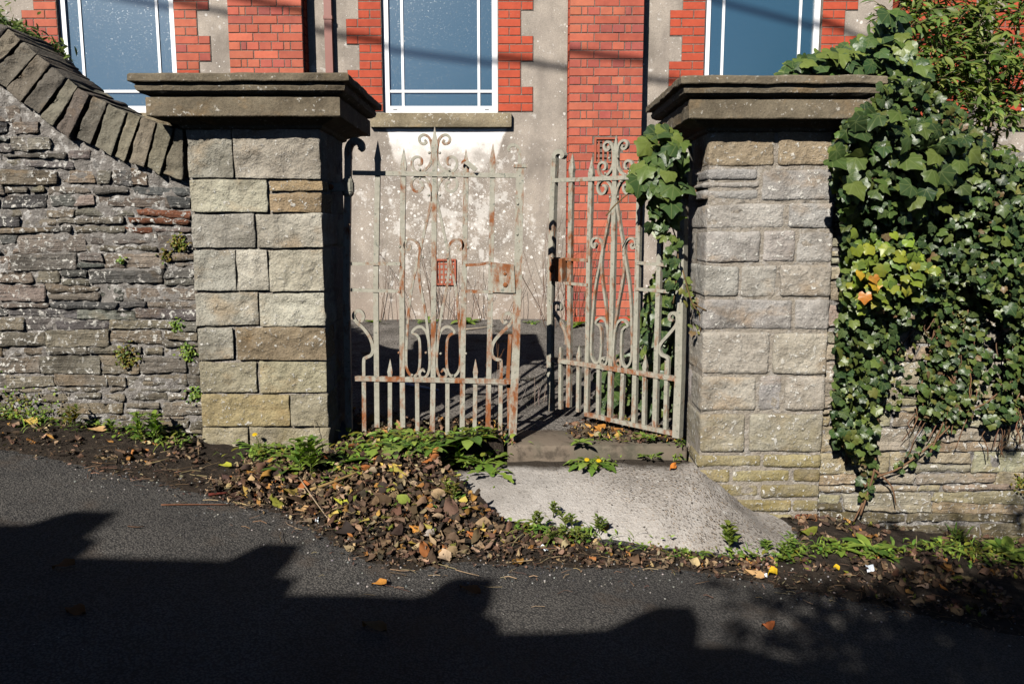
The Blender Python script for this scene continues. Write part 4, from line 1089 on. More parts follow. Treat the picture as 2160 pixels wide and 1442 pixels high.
spec = [(DENSE, 4.0, 0.24, 4300, 15, 31, GRN, 0), (DENSE, 3.95, 0.22, 110, 30, 42, GRN, 0), (DENSE, 3.97, 0.22, 330, 14, 30, OLD, 10),
        ([(1752, 335), (1790, 260), (1870, 220), (1960, 260), (2060, 300), (2020, 420), (1860, 450), (1790, 420)], 3.85, 0.24, 120, 38, 62, GRN, 0), ([(1752, 335), (1790, 260), (1870, 220), (1960, 260), (2060, 300), (2020, 420), (1860, 450), (1790, 420)], 3.92, 0.24, 420, 22, 44, GRN, 0),
        ([(1800, 520), (1850, 505), (1940, 540), (1945, 590), (1900, 625), (1850, 620), (1800, 580)], 3.74, 0.10, 60, 22, 42, YEL, 20), ([(1780, 490), (1900, 480), (1980, 520), (1990, 600), (1920, 660), (1820, 660), (1770, 590)], 3.76, 0.10, 60, 18, 34, YEL, 20),
        ([(1810, 570), (1860, 570), (1865, 615), (1825, 620)], 3.68, 0.04, 7, 24, 38, ORG, 30),
        (MIDC, 4.0, 0.10, 430, 14, 29, GRN, 0), (MIDC, 4.0, 0.10, 130, 12, 22, OLD, 10), ([(2170, 330), (2380, 350), (2640, 420), (2620, 640), (2480, 600), (2400, 760), (2300, 700), (2240, 880), (2170, 860)], 4.0, 0.22, 1300, 16, 30, GRN, 0), (REDGE, 4.0, 0.12, 330, 14, 29, GRN, 0), (REDGE, 4.0, 0.12, 70, 12, 24, OLD, 10), ([(1850, 640), (1980, 640), (1960, 800), (1900, 860), (1850, 860)], 4.0, 0.06, 60, 12, 24, GRN, 0), ([(1850, 640), (1980, 640), (1960, 860), (1850, 900)], 4.0, 0.05, 30, 11, 22, OLD, 10), ([(2060, 640), (2120, 640), (2110, 860), (2060, 880)], 4.0, 0.06, 60, 12, 24, GRN, 0), (TAIL, 3.99, 0.05, 40, 14, 26, OLD, 10), (TAIL, 3.99, 0.05, 30, 16, 30, GRN, 0), (TAIL2, 3.99, 0.05, 28, 12, 26, GRN, 0)]
items = ivy_items(rng, spec)
# on and behind the cap: same plant
for _ in range(330):
    px, py = sample_poly(TOP, rng); y = rng.uniform(3.95, 4.5); p = at(px, py, y); sz = rng.uniform(24, 44) * y / F
    ci = rng.randrange(len(GRN)); col = tuple(c * 1.35 for c in GRN[ci])
    items.append((leaf_matrix(p, sz, Vector((rng.gauss(-.1, .4), -0.9, rng.gauss(0.7, .4))), Vector((rng.gauss(0, .7), -.4, -.8))), sz, rng.randrange(6), 40 + ci, col))
plant_leaves(iv, items, 300, 'ivy', IVYT, 'ivy')
mb = MB(); VINE = (0.20, 0.115, 0.065)
vines = [[(1815, 1085), (1830, 1040), (1845, 985), (1850, 900), (1860, 800), (1900, 730), (1960, 660)], [(1785, 980), (1790, 880), (1800, 760), (1795, 640)], [(2000, 880), (2020, 760), (2045, 640), (2065, 560)],
         [(1850, 1005), (1900, 985), (1960, 940), (2010, 890), (2030, 850)], [(2130, 830), (2150, 740), (2155, 620)], [(1845, 990), (1880, 1025), (1890, 1065)], [(1810, 700), (1820, 800), (1815, 900)], [(1930, 880), (1990, 870), (2080, 850), (2160, 760)],
         [(1840, 720), (1880, 700), (1930, 670), (1990, 640)], [(1960, 960), (1990, 890)], [(1820, 1060), (1800, 1100)]]
for v_ in vines:
    mb = MB(); P = smooth_path([at(a, b, 3.975 - 0.02 * rng.random()) for a, b in v_], 4); mb.tube(P, [0.006 * (1 - 0.5 * i / len(P)) for i in range(len(P))], 5, VINE)
    mb.build('vine_stem', M['twig'], iv, smooth=True)
mb = MB()
for _ in range(95):
    poly = rng.choice([DENSE, DENSE, MIDC, REDGE]); px, py = sample_poly(poly, rng); y = 3.98
    pts = [at(px, py, y)]
    for k in range(5): px += rng.uniform(-14, 10); py += rng.uniform(10, 26); pts.append(at(px, py, y - rng.uniform(0, 0.03)))
    mb.tube(smooth_path(pts, 2), 0.0028, 4, jit(VINE, 0.3))
o = mb.build('vine_twigs', M['twig'], iv, smooth=True); o['kind'] = 'stuff'

# ivy on the gate hinge
iv2 = thing('ivy', 'ivy trailing over the hinge post of the open gate below the cap', 'ivy', (0.9, 4.35, 0.9))
spec = [([(1350, 300), (1395, 255), (1425, 265), (1438, 330), (1442, 390), (1410, 440), (1370, 420), (1345, 395), (1338, 350)], 4.18, 0.16, 95, 30, 66, GRN, 50),
        ([(1350, 400), (1420, 400), (1410, 480), (1370, 480)], 4.16, 0.06, 20, 26, 48, GRN, 50), ([(1395, 440), (1430, 440), (1432, 620), (1405, 600), (1400, 520)], 4.14, 0.05, 34, 18, 32, GRN, 50),
        ([(1435, 560), (1470, 600), (1490, 700), (1460, 720), (1440, 620)], 4.12, 0.05, 14, 14, 26, OLD, 60), ([(1395, 460), (1425, 440), (1430, 480), (1410, 500)], 4.14, 0.04, 8, 20, 34, YEL, 70)]
items = [(m, s, t_, c_, tuple(1.25 * k for k in col)) for m, s, t_, c_, col in ivy_items(rng, spec)]
plant_leaves(iv2, items, 300, 'ivyg', IVYT, 'ivy')
for v_, y in (([(1400, 260), (1385, 330), (1395, 420), (1425, 500), (1430, 560), (1420, 640)], 4.15), ([(1370, 380), (1330, 405), (1300, 430), (1278, 455)], 4.2), ([(1400, 440), (1385, 470), (1380, 495)], 4.15), ([(1440, 570), (1460, 640), (1475, 660), (1478, 700)], 4.05), ([(1460, 640), (1490, 655)], 4.0)):
    mb = MB(); mb.tube(smooth_path([at(a, b, y) for a, b in v_], 4), 0.004, 5, (0.17, 0.11, 0.05)); mb.build('vine_stem', M['twig'], iv2, smooth=True)
# ivy growing up behind the open gate
iv3 = thing('ivy', 'low ivy climbing on the inner face of the pier behind the open gate', 'ivy', (0.95, 4.9, 0.4))
items = []
for _ in range(300):
    x = rng.uniform(0.62, 1.12); zz = rng.random() ** 1.2; y = rng.uniform(4.68, 5.25)
    xx = max(x, 0.75 + 0.25 * zz) if zz > 0.35 else x - 0.22 * (0.35 - zz); p = Vector((xx, y, yard_z(x, y) + 0.02 + zz * 0.95))
    sz = rng.uniform(24, 46) * y / F; ci = rng.randrange(6)
    items.append((leaf_matrix(p, sz, Vector((rng.gauss(-.5, .4), -0.9, rng.gauss(0.6, .4))), Vector((rng.gauss(0, .6), -.3, -1))), sz, rng.randrange(6), 80 + ci, tuple(1.2 * c for c in GRN[ci])))
plant_leaves(iv3, items, 300, 'ivyb', IVYT, 'ivy')

# shrub behind the right wall
LANCE = [blade_template(0.15, 0.5, 4), blade_template(0.13, 0.9, 4), blade_template(0.17, 0.2, 4, curl=0.3)]
sh = thing('shrub', 'tall light green shrub with narrow leaves rising behind the ivy clad wall', 'shrub', (2.6, 5.0, 0.4))
SG = [(0.15, 0.215, 0.044), (0.19, 0.25, 0.055), (0.115, 0.18, 0.042), (0.22, 0.27, 0.06), (0.085, 0.14, 0.035)]
mb = MB(); items = []
stems = [((2.45, 4.75), (2075, 330), (2085, 160), (2060, 20), 4.8, 0.017), ((2.65, 4.9), (2100, 300), (2140, 100), (2160, -60), 5.0, 0.013), ((2.4, 4.8), (2010, 250), (1990, 110), (1975, -40), 4.85, 0.011), ((2.5, 5.0), (2060, 300), (2040, 120), (2100, -60), 5.1, 0.011), ((2.3, 4.8), (1960, 260), (1930, 150), (1890, 20), 4.8, 0.007), ((2.8, 4.9), (2180, 300), (2210, 160), (2230, 0), 4.9, 0.011)]
nodes = []
for b_, p1, p2, p3, y, r in stems:
    P = smooth_path([Vector((b_[0], b_[1], 0.36)), at(p1[0], p1[1], y), at(p2[0], p2[1], y - 0.05), at(p3[0], p3[1], y + 0.05)], 8)
    mb.tube(P, [r * (1 - 0.6 * i / len(P)) for i in range(len(P))], 6, (0.30, 0.22, 0.15) if r > 0.012 else (0.16, 0.12, 0.07))
    for k in range(8, len(P)):
        nodes.append((P[k], r))
for base, r in nodes:
    for q in range(4):
        d = Vector((rng.gauss(-0.1, 1), rng.gauss(-0.1, 0.8), rng.gauss(0.35, 0.6))).normalized(); L = rng.uniform(0.12, 0.34)
        P = [base, base + d * L * 0.5 + Vector((0, 0, 0.02)), base + d * L + Vector((0, 0, 0.01))]
        mb.tube(P, [0.0035, 0.0025, 0.0015], 4, (0.17, 0.14, 0.07))
        nl = int(L / 0.021)
        for k in range(nl):
            t = (k + 1) / nl; p = P[0].lerp(P[1], t * 2) if t < 0.5 else P[1].lerp(P[2], t * 2 - 1)
            sz = rng.uniform(0.052, 0.095); ci = rng.randrange(5)
            td = (d * 0.7 + Vector((rng.gauss(0, .6), rng.gauss(-.2, .6), rng.gauss(-0.05, .5)))).normalized()
            items.append((leaf_matrix(p, sz, Vector((rng.gauss(0, .6), rng.gauss(-.5, .5), 1)), td), sz, rng.randrange(3), ci, SG[ci]))
mb.build('branches', M['twig'], sh, smooth=True)
plant_leaves(sh, items, 300, 'shrub', LANCE, 'leaf')

# leafy tuft on top of the left wall
sh2 = thing('shrub', 'dark low shrub hanging over the top of the curved left wall', 'shrub', (-2.5, 4.45, 2.0))
items = []; mb = MB()
for _ in range(1100):
    t = rng.random(); px = -60 + 190 * t + rng.gauss(0, 12); py = 30 + 95 * t + rng.gauss(0, 1) * (26 - 14 * t); y = rng.uniform(4.3, 4.6)
    p = at(px, py, y); sz = rng.uniform(0.028, 0.055); ci = rng.randrange(5)
    items.append((leaf_matrix(p, sz, Vector((rng.gauss(0, .6), -.5, rng.gauss(.6, .5))), Vector((rng.gauss(.5, .6), -.3, rng.gauss(0, .6)))), sz, rng.randrange(3), 10 + ci, tuple(0.7 * c for c in SG[ci])))
for k in range(14):
    a = at(-50 + 12 * k, 50 + 6 * k, 4.5); mb.tube([a, a + Vector((rng.uniform(0, .08), -.06, rng.uniform(-.03, .06)))], 0.003, 4, (0.12, 0.09, 0.05))
mb.build('branches', M['twig'], sh2); plant_leaves(sh2, items, 60, 'shrub2', LANCE, 'leaf')

# ---- weeds
DAND = [blade_template(0.16, 0.9, 8, 0.55, 0.25, 'spoon'), blade_template(0.20, 1.2, 8, 0.45, 0.2, 'spoon'), blade_template(0.15, 0.5, 8, 0.5, 0.3, 'spoon')]
BROAD = [blade_template(0.21, 0.6, 5, 0, 0.3, 'oval'), blade_template(0.25, 1.0, 5, 0, 0.25, 'oval'), blade_template(0.18, 0.3, 5, 0, 0.35, 'oval')]
ROUND = [blade_template(0.42, 0.5, 3, 0, 0.2, 'oval'), blade_template(0.36, 0.8, 3, 0, 0.3, 'oval')]
WG = [(0.20, 0.30, 0.045), (0.14, 0.24, 0.038), (0.25, 0.35, 0.06), (0.10, 0.19, 0.034), (0.27, 0.36, 0.08)]
def flower(root, base, top, r=0.017):
    mb = MB(); mb.tube(smooth_path([base, base.lerp(top, 0.5) + Vector((0.008, -0.005, 0)), top], 3), 0.0022, 5, (0.14, 0.17, 0.05)); st = mb.build('flower_stem', M['twig'], root, smooth=True)
    mb = MB(); t = blade_template(0.13, 0.5, 2, 0, 0.1, 'oval')
    for ring_, (n, el, sz) in enumerate(((16, 0.35, r), (13, 0.75, r * 0.8), (8, 1.1, r * 0.5))):
        for k in range(n):
            a = 2 * pi * (k + ring_ * .5) / n; d = Vector((cos(a) * cos(el), sin(a) * cos(el), sin(el)))
            d = Matrix.Rotation(0.5, 3, 'X') @ d; up = Matrix.Rotation(0.5, 3, 'X') @ Vector((0, 0, 1))
            mb.add(xf(t, leaf_matrix(top, sz, up, d)), t[1], jit((0.75, 0.50, 0.01), 0.1), t[2])
    mb.build('flower', M['petal'], st)
def weed(kind, px, py, label, cat, h=0.1, n=10, gz=None, flowers=(), pal=WG, spread=1.0, pos=None, seed=None, part=True):
    p = Vector(pos) if pos is not None else at_ground(px, py, gz if callable(gz) else ground_z)
    if pos is None: p.z += 0.015; h *= 1.38 if (py < 1020 and 580 < px < 1060) else 1.2
    nm = {'dandelion': 'dandelion_plant', 'sprout': 'weed_plant', 'tuft': 'wall_plant', 'grass': 'grass_tuft', 'broad': 'weed_plant'}[kind]
    t = thing(nm, label, cat, p); rg = random.Random(int(px * 7 + py)); items = []
    if kind in ('dandelion', 'broad'):
        T = DAND if kind == 'dandelion' else BROAD
        for k in range(n):
            a = 2 * pi * k / n + rg.uniform(-.3, .3); el = rg.uniform(0.3, 1.2) if kind == 'dandelion' else rg.uniform(0.45, 1.35); sz = h * rg.uniform(0.6, 1.15)
            d = Vector((cos(a) * cos(el) * spread, sin(a) * cos(el) * spread, sin(el)))
            ci = rg.randrange(5)
            items.append((leaf_matrix(p + Vector((cos(a), sin(a), 0)) * 0.006 + Vector((0, 0, 0.004)), sz, Vector((-d.x * .6, -d.y * .6, 1)), d), sz, rg.randrange(3), ci, pal[ci]))
        plant_leaves(t, items, 300 if part else 0, kind + str(id(pal)), T, 'leaf')
    elif kind == 'sprout':
        mb = MB()
        for s in range(max(1, int(n / 12))):
            b = p + Vector((rg.gauss(0, .02) * spread, rg.gauss(0, .015) * spread, -0.005)); hh = h * rg.uniform(0.65, 1.0)
            top = b + Vector((rg.gauss(0, .015), rg.gauss(0, .015), hh)); mb.tube([b, b.lerp(top, .5), top], [0.003, 0.0025, 0.0015], 5, (0.13, 0.15, 0.05))
            for k in range(13):
                f = 0.25 + 0.75 * k / 12; a = k * 2.4 + rg.random(); el = 0.1 + 0.9 * f * f; sz = h * rg.uniform(0.38, 0.55) * (1.1 - 0.45 * f)
                d = Vector((cos(a) * cos(el), sin(a) * cos(el), sin(el))); ci = rg.randrange(5)
                items.append((leaf_matrix(b.lerp(top, f), sz, Vector((-d.x, -d.y, .9)), d), sz, rg.randrange(3), ci, pal[ci]))
        mb.build('stem', M['twig'], t, smooth=True); plant_leaves(t, items, 300 if part else 0, kind + str(id(pal)), BROAD, 'leaf')
    elif kind == 'tuft':
        mb = MB()
        for k in range(n):
            v = Vector((rg.gauss(0, .5) * spread, -abs(rg.gauss(0, .28)), rg.gauss(0, .5))) * h
            if gz == 'ground': v = Vector((v.x, v.y * 1.2, abs(v.z)))
            sz = rg.uniform(.010, .019); col = jit(rg.choice(pal), .3)
            tt = ROUND[rg.randrange(2)]; mb.add(xf(tt, leaf_matrix(p + v, sz, Vector((rg.gauss(0, .6), -.8, rg.gauss(.6, .5))), Vector((rg.gauss(0, 1), -.3, rg.gauss(0, 1))))), tt[1], col, tt[2])
        mb.build('foliage', M['leaf'], t, smooth=True)
        mb = MB()
        for k in range(10): mb.tube([p + Vector((0, 0.01, 0)), p + Vector((rg.gauss(0, .4) * spread, -.15, rg.gauss(0, .4))) * h], 0.001, 3, (0.14, 0.06, 0.04))
        mb.build('stem', M['twig'], t)
    elif kind == 'grass':
        mb = MB(); tt = blade_template(0.03, 1.0, 4, 0, 0.3)
        for k in range(n):
            a = rg.uniform(0, 2 * pi); d = Vector((cos(a) * .5, sin(a) * .5, 1)); q = p + Vector((rg.gauss(0, .02), rg.gauss(0, .02), 0)) * spread
            mb.add(xf(tt, leaf_matrix(q, h * rg.uniform(.6, 1.1), Vector((-d.x, -d.y, .3)), d)), tt[1], jit(rg.choice(pal), .2), tt[2])
        mb.build('foliage', M['leaf'], t, smooth=True)
    for (fx, fy) in flowers:
        y = p.y - 0.02; f = at(fx, fy, y); flower(t, p + Vector((rg.uniform(-.01, .01), 0, 0)), f)
    return t
YG = [(0.20, 0.20, 0.03), (0.15, 0.19, 0.03), (0.24, 0.19, 0.04), (0.11, 0.15, 0.03), (0.20, 0.13, 0.04)]
weed('dandelion', 545, 952, 'dandelion with one yellow flower at the foot of the left pier', 'weed', 0.12, 11, flowers=[(537, 915)])
weed('sprout', 650, 1010, 'bright green bushy weed growing out of the leaves in front of the left pier', 'weed', 0.17, 42, spread=1.6)
weed('broad', 600, 1000, 'small broad leaved weed beside the bushy weed before the left pier', 'weed', 0.08, 8)
weed('broad', 858, 945, 'tall upright broad leaved weed below the middle bars of the left gate', 'weed', 0.17, 9, spread=.7)
weed('dandelion', 810, 950, 'dark green jagged leaved weed at the hinge end of the left gate', 'weed', 0.13, 12)
weed('broad', 905, 955, 'yellow green weed among dead leaves in front of the left gate', 'weed', 0.11, 12)
weed('sprout', 955, 965, 'pale green sprouting weed in front of the left gate near its lock end', 'weed', 0.12, 26, spread=1.5)
weed('broad', 990, 950, 'tall light green weed with long leaves against the last bars of the left gate', 'weed', 0.12, 10, spread=.7)
weed('dandelion', 1020, 985, 'flat toothed rosette at the end stile of the left gate', 'weed', 0.13, 12)
weed('dandelion', 1035, 1005, 'toothed green leaves spilling onto the top left of the concrete ramp', 'weed', 0.12, 6)
weed('broad', 720, 985, 'small green weed between the left pier and the left gate', 'weed', 0.10, 9)
weed('dandelion', 1250, 985, 'dandelion with two yellow flowers at the edge of the stone step', 'weed', 0.12, 14, flowers=[(1238, 968), (1263, 970)])
weed('dandelion', 1372, 972, 'flat spiky green rosette in front of the stone step', 'weed', 0.07, 16, spread=1.6)
weed('dandelion', 1452, 975, 'dandelion with one yellow flower at the foot of the right pier', 'weed', 0.10, 12, flowers=[(1447, 937)])
weed('broad', 1225, 940, 'green ivy leaved weed under the open gate', 'weed', 0.07, 9, gz=lambda x, y: 0.36)
weed('broad', 1365, 930, 'green weed beside the foot of the open gate hinge post', 'weed', 0.06, 7, gz=lambda x, y: 0.36)
SPG = [(0.19, 0.25, 0.04), (0.15, 0.22, 0.04), (0.23, 0.27, 0.05), (0.12, 0.18, 0.03), (0.19, 0.22, 0.05)]
for px, py, h, lb in ((1165, 1092, .07, 'spiky spurge sprout at the highest point of the ramp front edge'), (1130, 1118, .07, 'leftmost spurge sprout along the front edge of the ramp'), (1178, 1142, .065, 'spurge sprout lowest on the tarmac side of the ramp edge'),
                     (1212, 1118, .075, 'upright spurge sprout right of the highest sprout on the ramp edge'), (1252, 1125, .075, 'spurge sprout at the right end of the cluster on the ramp edge'), (1215, 1148, .06, 'short spurge sprout below the cluster on the ramp edge')):
    weed('sprout', px, py, lb, 'weed', h, 24, pal=SPG, spread=0.9)
weed('sprout', 1550, 1168, 'single fresh green sprout standing on the lower right of the ramp', 'weed', 0.12, 26, pal=SPG)
weed('sprout', 1655, 1180, 'bushy green sprout at the right end of the ramp below the pier', 'weed', 0.085, 50, spread=2.6)
weed('sprout', 958, 1060, 'small olive sprout at the left edge of the ramp', 'weed', 0.09, 26, pal=YG)
weed('sprout', 1455, 1180, 'tiny low green weed on the soil below the ramp', 'weed', 0.03, 24, spread=1.6)
weed('broad', 1835, 1168, 'broad leaved green weed under the right wall below the hanging ivy', 'weed', 0.11, 8)
weed('broad', 1775, 1165, 'small weed with one large leaf close to the right pier foot', 'weed', 0.08, 6)
weed('dandelion', 1985, 1160, 'dark green weed in the shade at the foot of the right wall', 'weed', 0.09, 11)
weed('grass', 2020, 1140, 'thin grass tuft against the right wall', 'grass', 0.10, 24)
weed('broad', 2125, 1175, 'low green weeds at the far right under the wall', 'weed', 0.10, 16, spread=1.6)
weed('sprout', 315, 930, 'bright leafy green weed at the foot of the left wall near the pier', 'weed', 0.13, 40, spread=1.7)
weed('sprout', 150, 905, 'thin shaded weed at the foot of the left wall', 'weed', 0.10, 26, pal=YG)
weed('sprout', 248, 915, 'small two leaved weed between the shaded and the bright weed at the left wall', 'weed', 0.08, 12)
weed('tuft', 45, 880, 'round mat of small leaved plants at the far left foot of the wall', 'plant', 0.12, 420, gz=ground_z, spread=1.5, pal=YG + WG)
def wallp(px, py, h, n, lb, pal=YG): weed('tuft', px, py, lb, 'plant', h, n, pos=at(px, py, 4.03), pal=pal)
wallp(378, 512, .045, 120, 'yellow green tuft growing from the left wall highest beside the pier')
wallp(352, 540, .03, 50, 'smaller reddish tuft just below the highest tuft on the left wall')
wallp(267, 752, .055, 150, 'large hanging tuft in the middle of the left wall')
wallp(372, 685, .035, 70, 'green tuft in the left wall above the pier mid height', WG)
wallp(395, 741, .04, 90, 'green tuft on the left wall touching the pier edge', WG)
wallp(412, 830, .045, 60, 'narrow green trail in the joint between the left wall and the pier', WG)
wallp(255, 550, .018, 25, 'tiny isolated green tuft in the left wall', WG)
wallp(2155, 1020, .05, 70, 'small mossy tuft on the right wall at the frame edge', YG)
# weeds along the foot of the building
bx_ = [(790, 'first green clump from the left along the foot of the building'), (905, 'green clump below the air vent in the rendered wall'), (985, 'green clump right of the vent at the building foot'), (1120, 'tall clump by the left foot of the brick pier'), (1215, 'clump in front of the brick pier foot'), (1335, 'clump at the right foot of the brick pier')]
for i, (px, lb) in enumerate(bx_):
    p = at(px, 676, YW - 0.2); weed('dandelion' if i % 2 else 'broad', px, 676, lb, 'weed', 0.10 + 0.035 * (i % 3), 9 + 3 * (i % 2), pos=(p.x, YW - 0.22 - (0.18 if px > 1190 else 0), yard_z(p.x, YW - 0.3)), spread=1.3)
# dry stalks
def stalks(label, xy, n, h, seed, col=(0.16, 0.10, 0.07), spread=0.12, lean=0.15, r=0.0028, y=None):
    rg = random.Random(seed); t = thing('dry_stalks', label, 'dead plant', xy); mb = MB()
    for k in range(n):
        b = Vector(xy) + Vector((rg.gauss(0, spread), rg.gauss(0, 0.04), -0.01)); hh = h * rg.uniform(.5, 1.05)
        P = [b]; d = Vector((rg.gauss(0, lean), rg.gauss(0, .06), 1)).normalized()
        for s in range(6):
            d = (d + Vector((rg.gauss(0, .07), rg.gauss(0, .05), 0.02))).normalized(); P.append(P[-1] + d * hh / 6)
        c = jit(col, .35); mb.tube(P, [r * (1 - .11 * s) for s in range(7)], 4, c)
        for q in range(rg.randrange(1, 5)):
            s = rg.randrange(2, 6); dd = (d + Vector((rg.gauss(0, .8), rg.gauss(0, .3), .3))).normalized(); L = hh * rg.uniform(.08, .24)
            mb.tube([P[s], P[s] + dd * L * .5, P[s] + dd * L + Vector((0, 0, .02))], [r * .5, r * .4, r * .25], 3, c)
    mb.build('stem', M['twig'], t); return t
def foot(px, off=0.12): p = at(px, 678, YW - off); return (p.x, YW - off, yard_z(p.x, YW - off))
stalks('dry brown stalks against the rendered wall behind the left gate hinge', foot(815), 7, .75, 1)
stalks('cluster of dry stalks in front of the air vent in the rendered wall', foot(920), 10, .8, 2, spread=.18)
stalks('dry branching stalks leaning on the wall behind the gate lock', foot(1010), 12, .75, 3, spread=.2, lean=.3)
stalks('tall thin stalks in the gap between the two gates', foot(1150), 8, 1.05, 4)
p_ = foot(1215, .38); stalks('dry stalks growing before the brick pier behind the open gate', p_, 11, 1.0, 5, (0.15, 0.09, 0.06), .13)
p_ = at_ground(1120, 850, yard_z); stalks('pale tangled dry weed in the courtyard by the gate opening', p_, 12, .26, 6, (0.30, 0.25, 0.20), .05, .7, .0018)
p_ = at_ground(1040, 900, yard_z); stalks('tall thin brown stalk rising through the left gate near its lock', (p_.x, 4.56, .35), 3, .5, 7, (0.25, 0.12, 0.07), .02, .08, .002)
p_ = at_ground(165, 915, ground_z); stalks('dark dry stalks at the foot of the left wall', (p_.x, 4.0, p_.z), 7, .32, 8, (0.07, 0.05, 0.04), .12, .25, .0018)

# ---- small weeds nobody could count, in patches
rg = random.Random(99)
mb = MB()
for px, py, rx, ry, n, big in [(60, 885, 110, 14, 150, 1), (170, 905, 80, 12, 60, 1), (310, 925, 80, 14, 120, 1.2), (380, 940, 40, 10, 40, 1), (560, 965, 70, 18, 120, 1.2), (650, 985, 80, 30, 150, 1.3), (720, 1010, 60, 25, 60, 1),
        (820, 940, 90, 22, 190, 1.5), (920, 955, 110, 22, 260, 1.6), (1010, 960, 60, 22, 160, 1.5), (760, 965, 50, 18, 70, 1.2), (960, 1040, 18, 40, 60, 1), (1130, 1125, 60, 16, 110, 1), (1220, 1135, 60, 14, 110, 1), (1330, 1160, 80, 8, 50, .8), (1460, 1178, 60, 8, 60, .8),
        (1560, 1180, 50, 10, 60, 1), (1670, 1180, 60, 14, 120, 1), (1760, 1165, 70, 14, 90, 1), (1850, 1175, 80, 16, 100, 1.1), (2000, 1165, 110, 16, 150, 1.1), (2120, 1185, 80, 20, 170, 1.2), (1250, 985, 60, 8, 70, .9), (1330, 930, 90, 8, 60, .9), (1440, 965, 25, 18, 50, .9), (870, 1060, 120, 40, 40, .9), (760, 1120, 60, 30, 20, .8)]:
    for _ in range(n):
        a = px + rg.gauss(0, .5) * rx; b = py + rg.gauss(0, .5) * ry; p = at_ground(a, b, ground_z)
        if p.y > 4.45: p = Vector((p.x, 4.45, .36))
        T = rg.choice([BROAD, BROAD, DAND, ROUND, LANCE]); t = T[rg.randrange(len(T))]
        sz = rg.uniform(.018, .042) * big * (.55 if T is ROUND else 1); an = rg.uniform(0, 2 * pi); el = rg.uniform(.1, 1.2); d = Vector((cos(an) * cos(el), sin(an) * cos(el), sin(el)))
        mb.add(xf(t, leaf_matrix(p + Vector((0, 0, rg.uniform(.004, .045) * big)), sz, Vector((-d.x * .7, -d.y * .7 - .2, 1)), d)), t[1], jit(rg.choice(WG + YG[:2]), .3), t[2])
o = mb.build('ground_weeds', M['leaf'], None, smooth=True); tag(o, None, None, kind='stuff')
mb = MB(); tt = blade_template(0.035, 1.1, 4, 0, 0.3)
for px, py, rx, n in [(120, 900, 120, 60), (330, 930, 60, 50), (600, 975, 90, 60), (900, 950, 150, 110), (1700, 1165, 90, 60), (2050, 1165, 120, 90), (1200, 1145, 120, 50), (1450, 960, 30, 20), (960, 1050, 30, 20)]:
    for _ in range(n):
        p = at_ground(px + rg.gauss(0, .6) * rx, py + rg.gauss(0, 8), ground_z)
        if p.y > 4.45: continue
        an = rg.uniform(0, 2 * pi); d = Vector((cos(an) * .6, sin(an) * .6, 1))
        mb.add(xf(tt, leaf_matrix(p, rg.uniform(.03, .10), Vector((-d.x, -d.y, .3)), d)), tt[1], jit(rg.choice(WG + [(0.30, 0.24, 0.12)]), .25), tt[2])
o = mb.build('grass', M['leaf'], None, smooth=True); tag(o, None, None, kind='stuff')
# ---- leaf litter
LIT = [(0.092, 0.056, 0.036), (0.060, 0.038, 0.027), (0.115, 0.072, 0.046), (0.16, 0.102, 0.064), (0.045, 0.031, 0.023), (0.22, 0.145, 0.092), (0.10, 0.056, 0.034), (0.30, 0.21, 0.135), (0.035, 0.026, 0.02)]
LITC = [(0.34, 0.16, 0.045), (0.40, 0.22, 0.06), (0.40, 0.30, 0.07), (0.30, 0.10, 0.03), (0.16, 0.17, 0.03), (0.42, 0.30, 0.17)]
def dead_template(wd, c1, c2, seed):
    rg = random.Random(seed); vs = []; fs = []; luv = []; n = 5
    for i in range(n + 1):
        t = i / n; w_ = wd * sin(pi * clampf(t * .94 + .04)) ** .7 * rg.uniform(.8, 1.15)
        for k in (-1, -.45, .1, .55, 1):
            x = k * w_; z = c1 * (k * w_) ** 2 * 3 + c2 * sin(t * 4 + k * 2.0) * .16 + rg.uniform(-.025, .025)
            vs.append((x, t - .5, z)); luv.append((x, t, 0))
    for i in range(n):
        for k in range(4): a = i * 5 + k; fs.append((a, a + 1, a + 6, a + 5))
    return vs, fs, luv
DEAD = [dead_template(w_, c1 * .5, c2 * .95, s) for s, (w_, c1, c2) in enumerate(((.22, 1.9, 1.0), (.26, -1.5, 1.3), (.18, 2.6, .8), (.30, 1.0, 1.6), (.14, 3.0, 1.2), (.24, -2.2, 1.0), (.36, 1.6, 1.8), (.20, .8, .5), (.15, 1.2, .9), (.11, 1.0, 1.4), (.27, .5, .9), (.19, -3.0, 1.8)))]
def litter(name, poly, n, s0, s1, pal, fz, rg, pile=0.02, edge=True, flat=.45, thin=-9):
    mb = MB(); W3 = [at_ground(px, py, fz) for px, py in poly]; P2 = [(p.x, p.y) for p in W3]
    k = 0
    while k < n:
        x, y = sample_poly(P2, rg)
        if edge:
            e = y_edge(x)
            if rg.random() > sstep(-0.10, 0.20, y - e) ** 1.5 + 0.05: k += 0.2; continue
        if nz(x * 5.5 + 3.3, y * 7.0, s0 * 50) < thin: k += 0.12; continue
        z = fz(x, y); k += 1
        t = DEAD[rg.randrange(len(DEAD))]; sz = rg.uniform(s0, s1) * math.exp(rg.gauss(0, .32))
        nrm = Vector((rg.gauss(0, flat), rg.gauss(-.15, flat), 1))
        a = rg.uniform(0, 2 * pi)
        mb.add(xf(t, leaf_matrix(Vector((x, y, z + rg.random() ** 1.5 * pile + .004)), sz, nrm, Vector((cos(a), sin(a), 0)))), t[1], jit(rg.choice(pal), .3), t[2])
    o = mb.build(name, M['dead'], None, smooth=True); return o
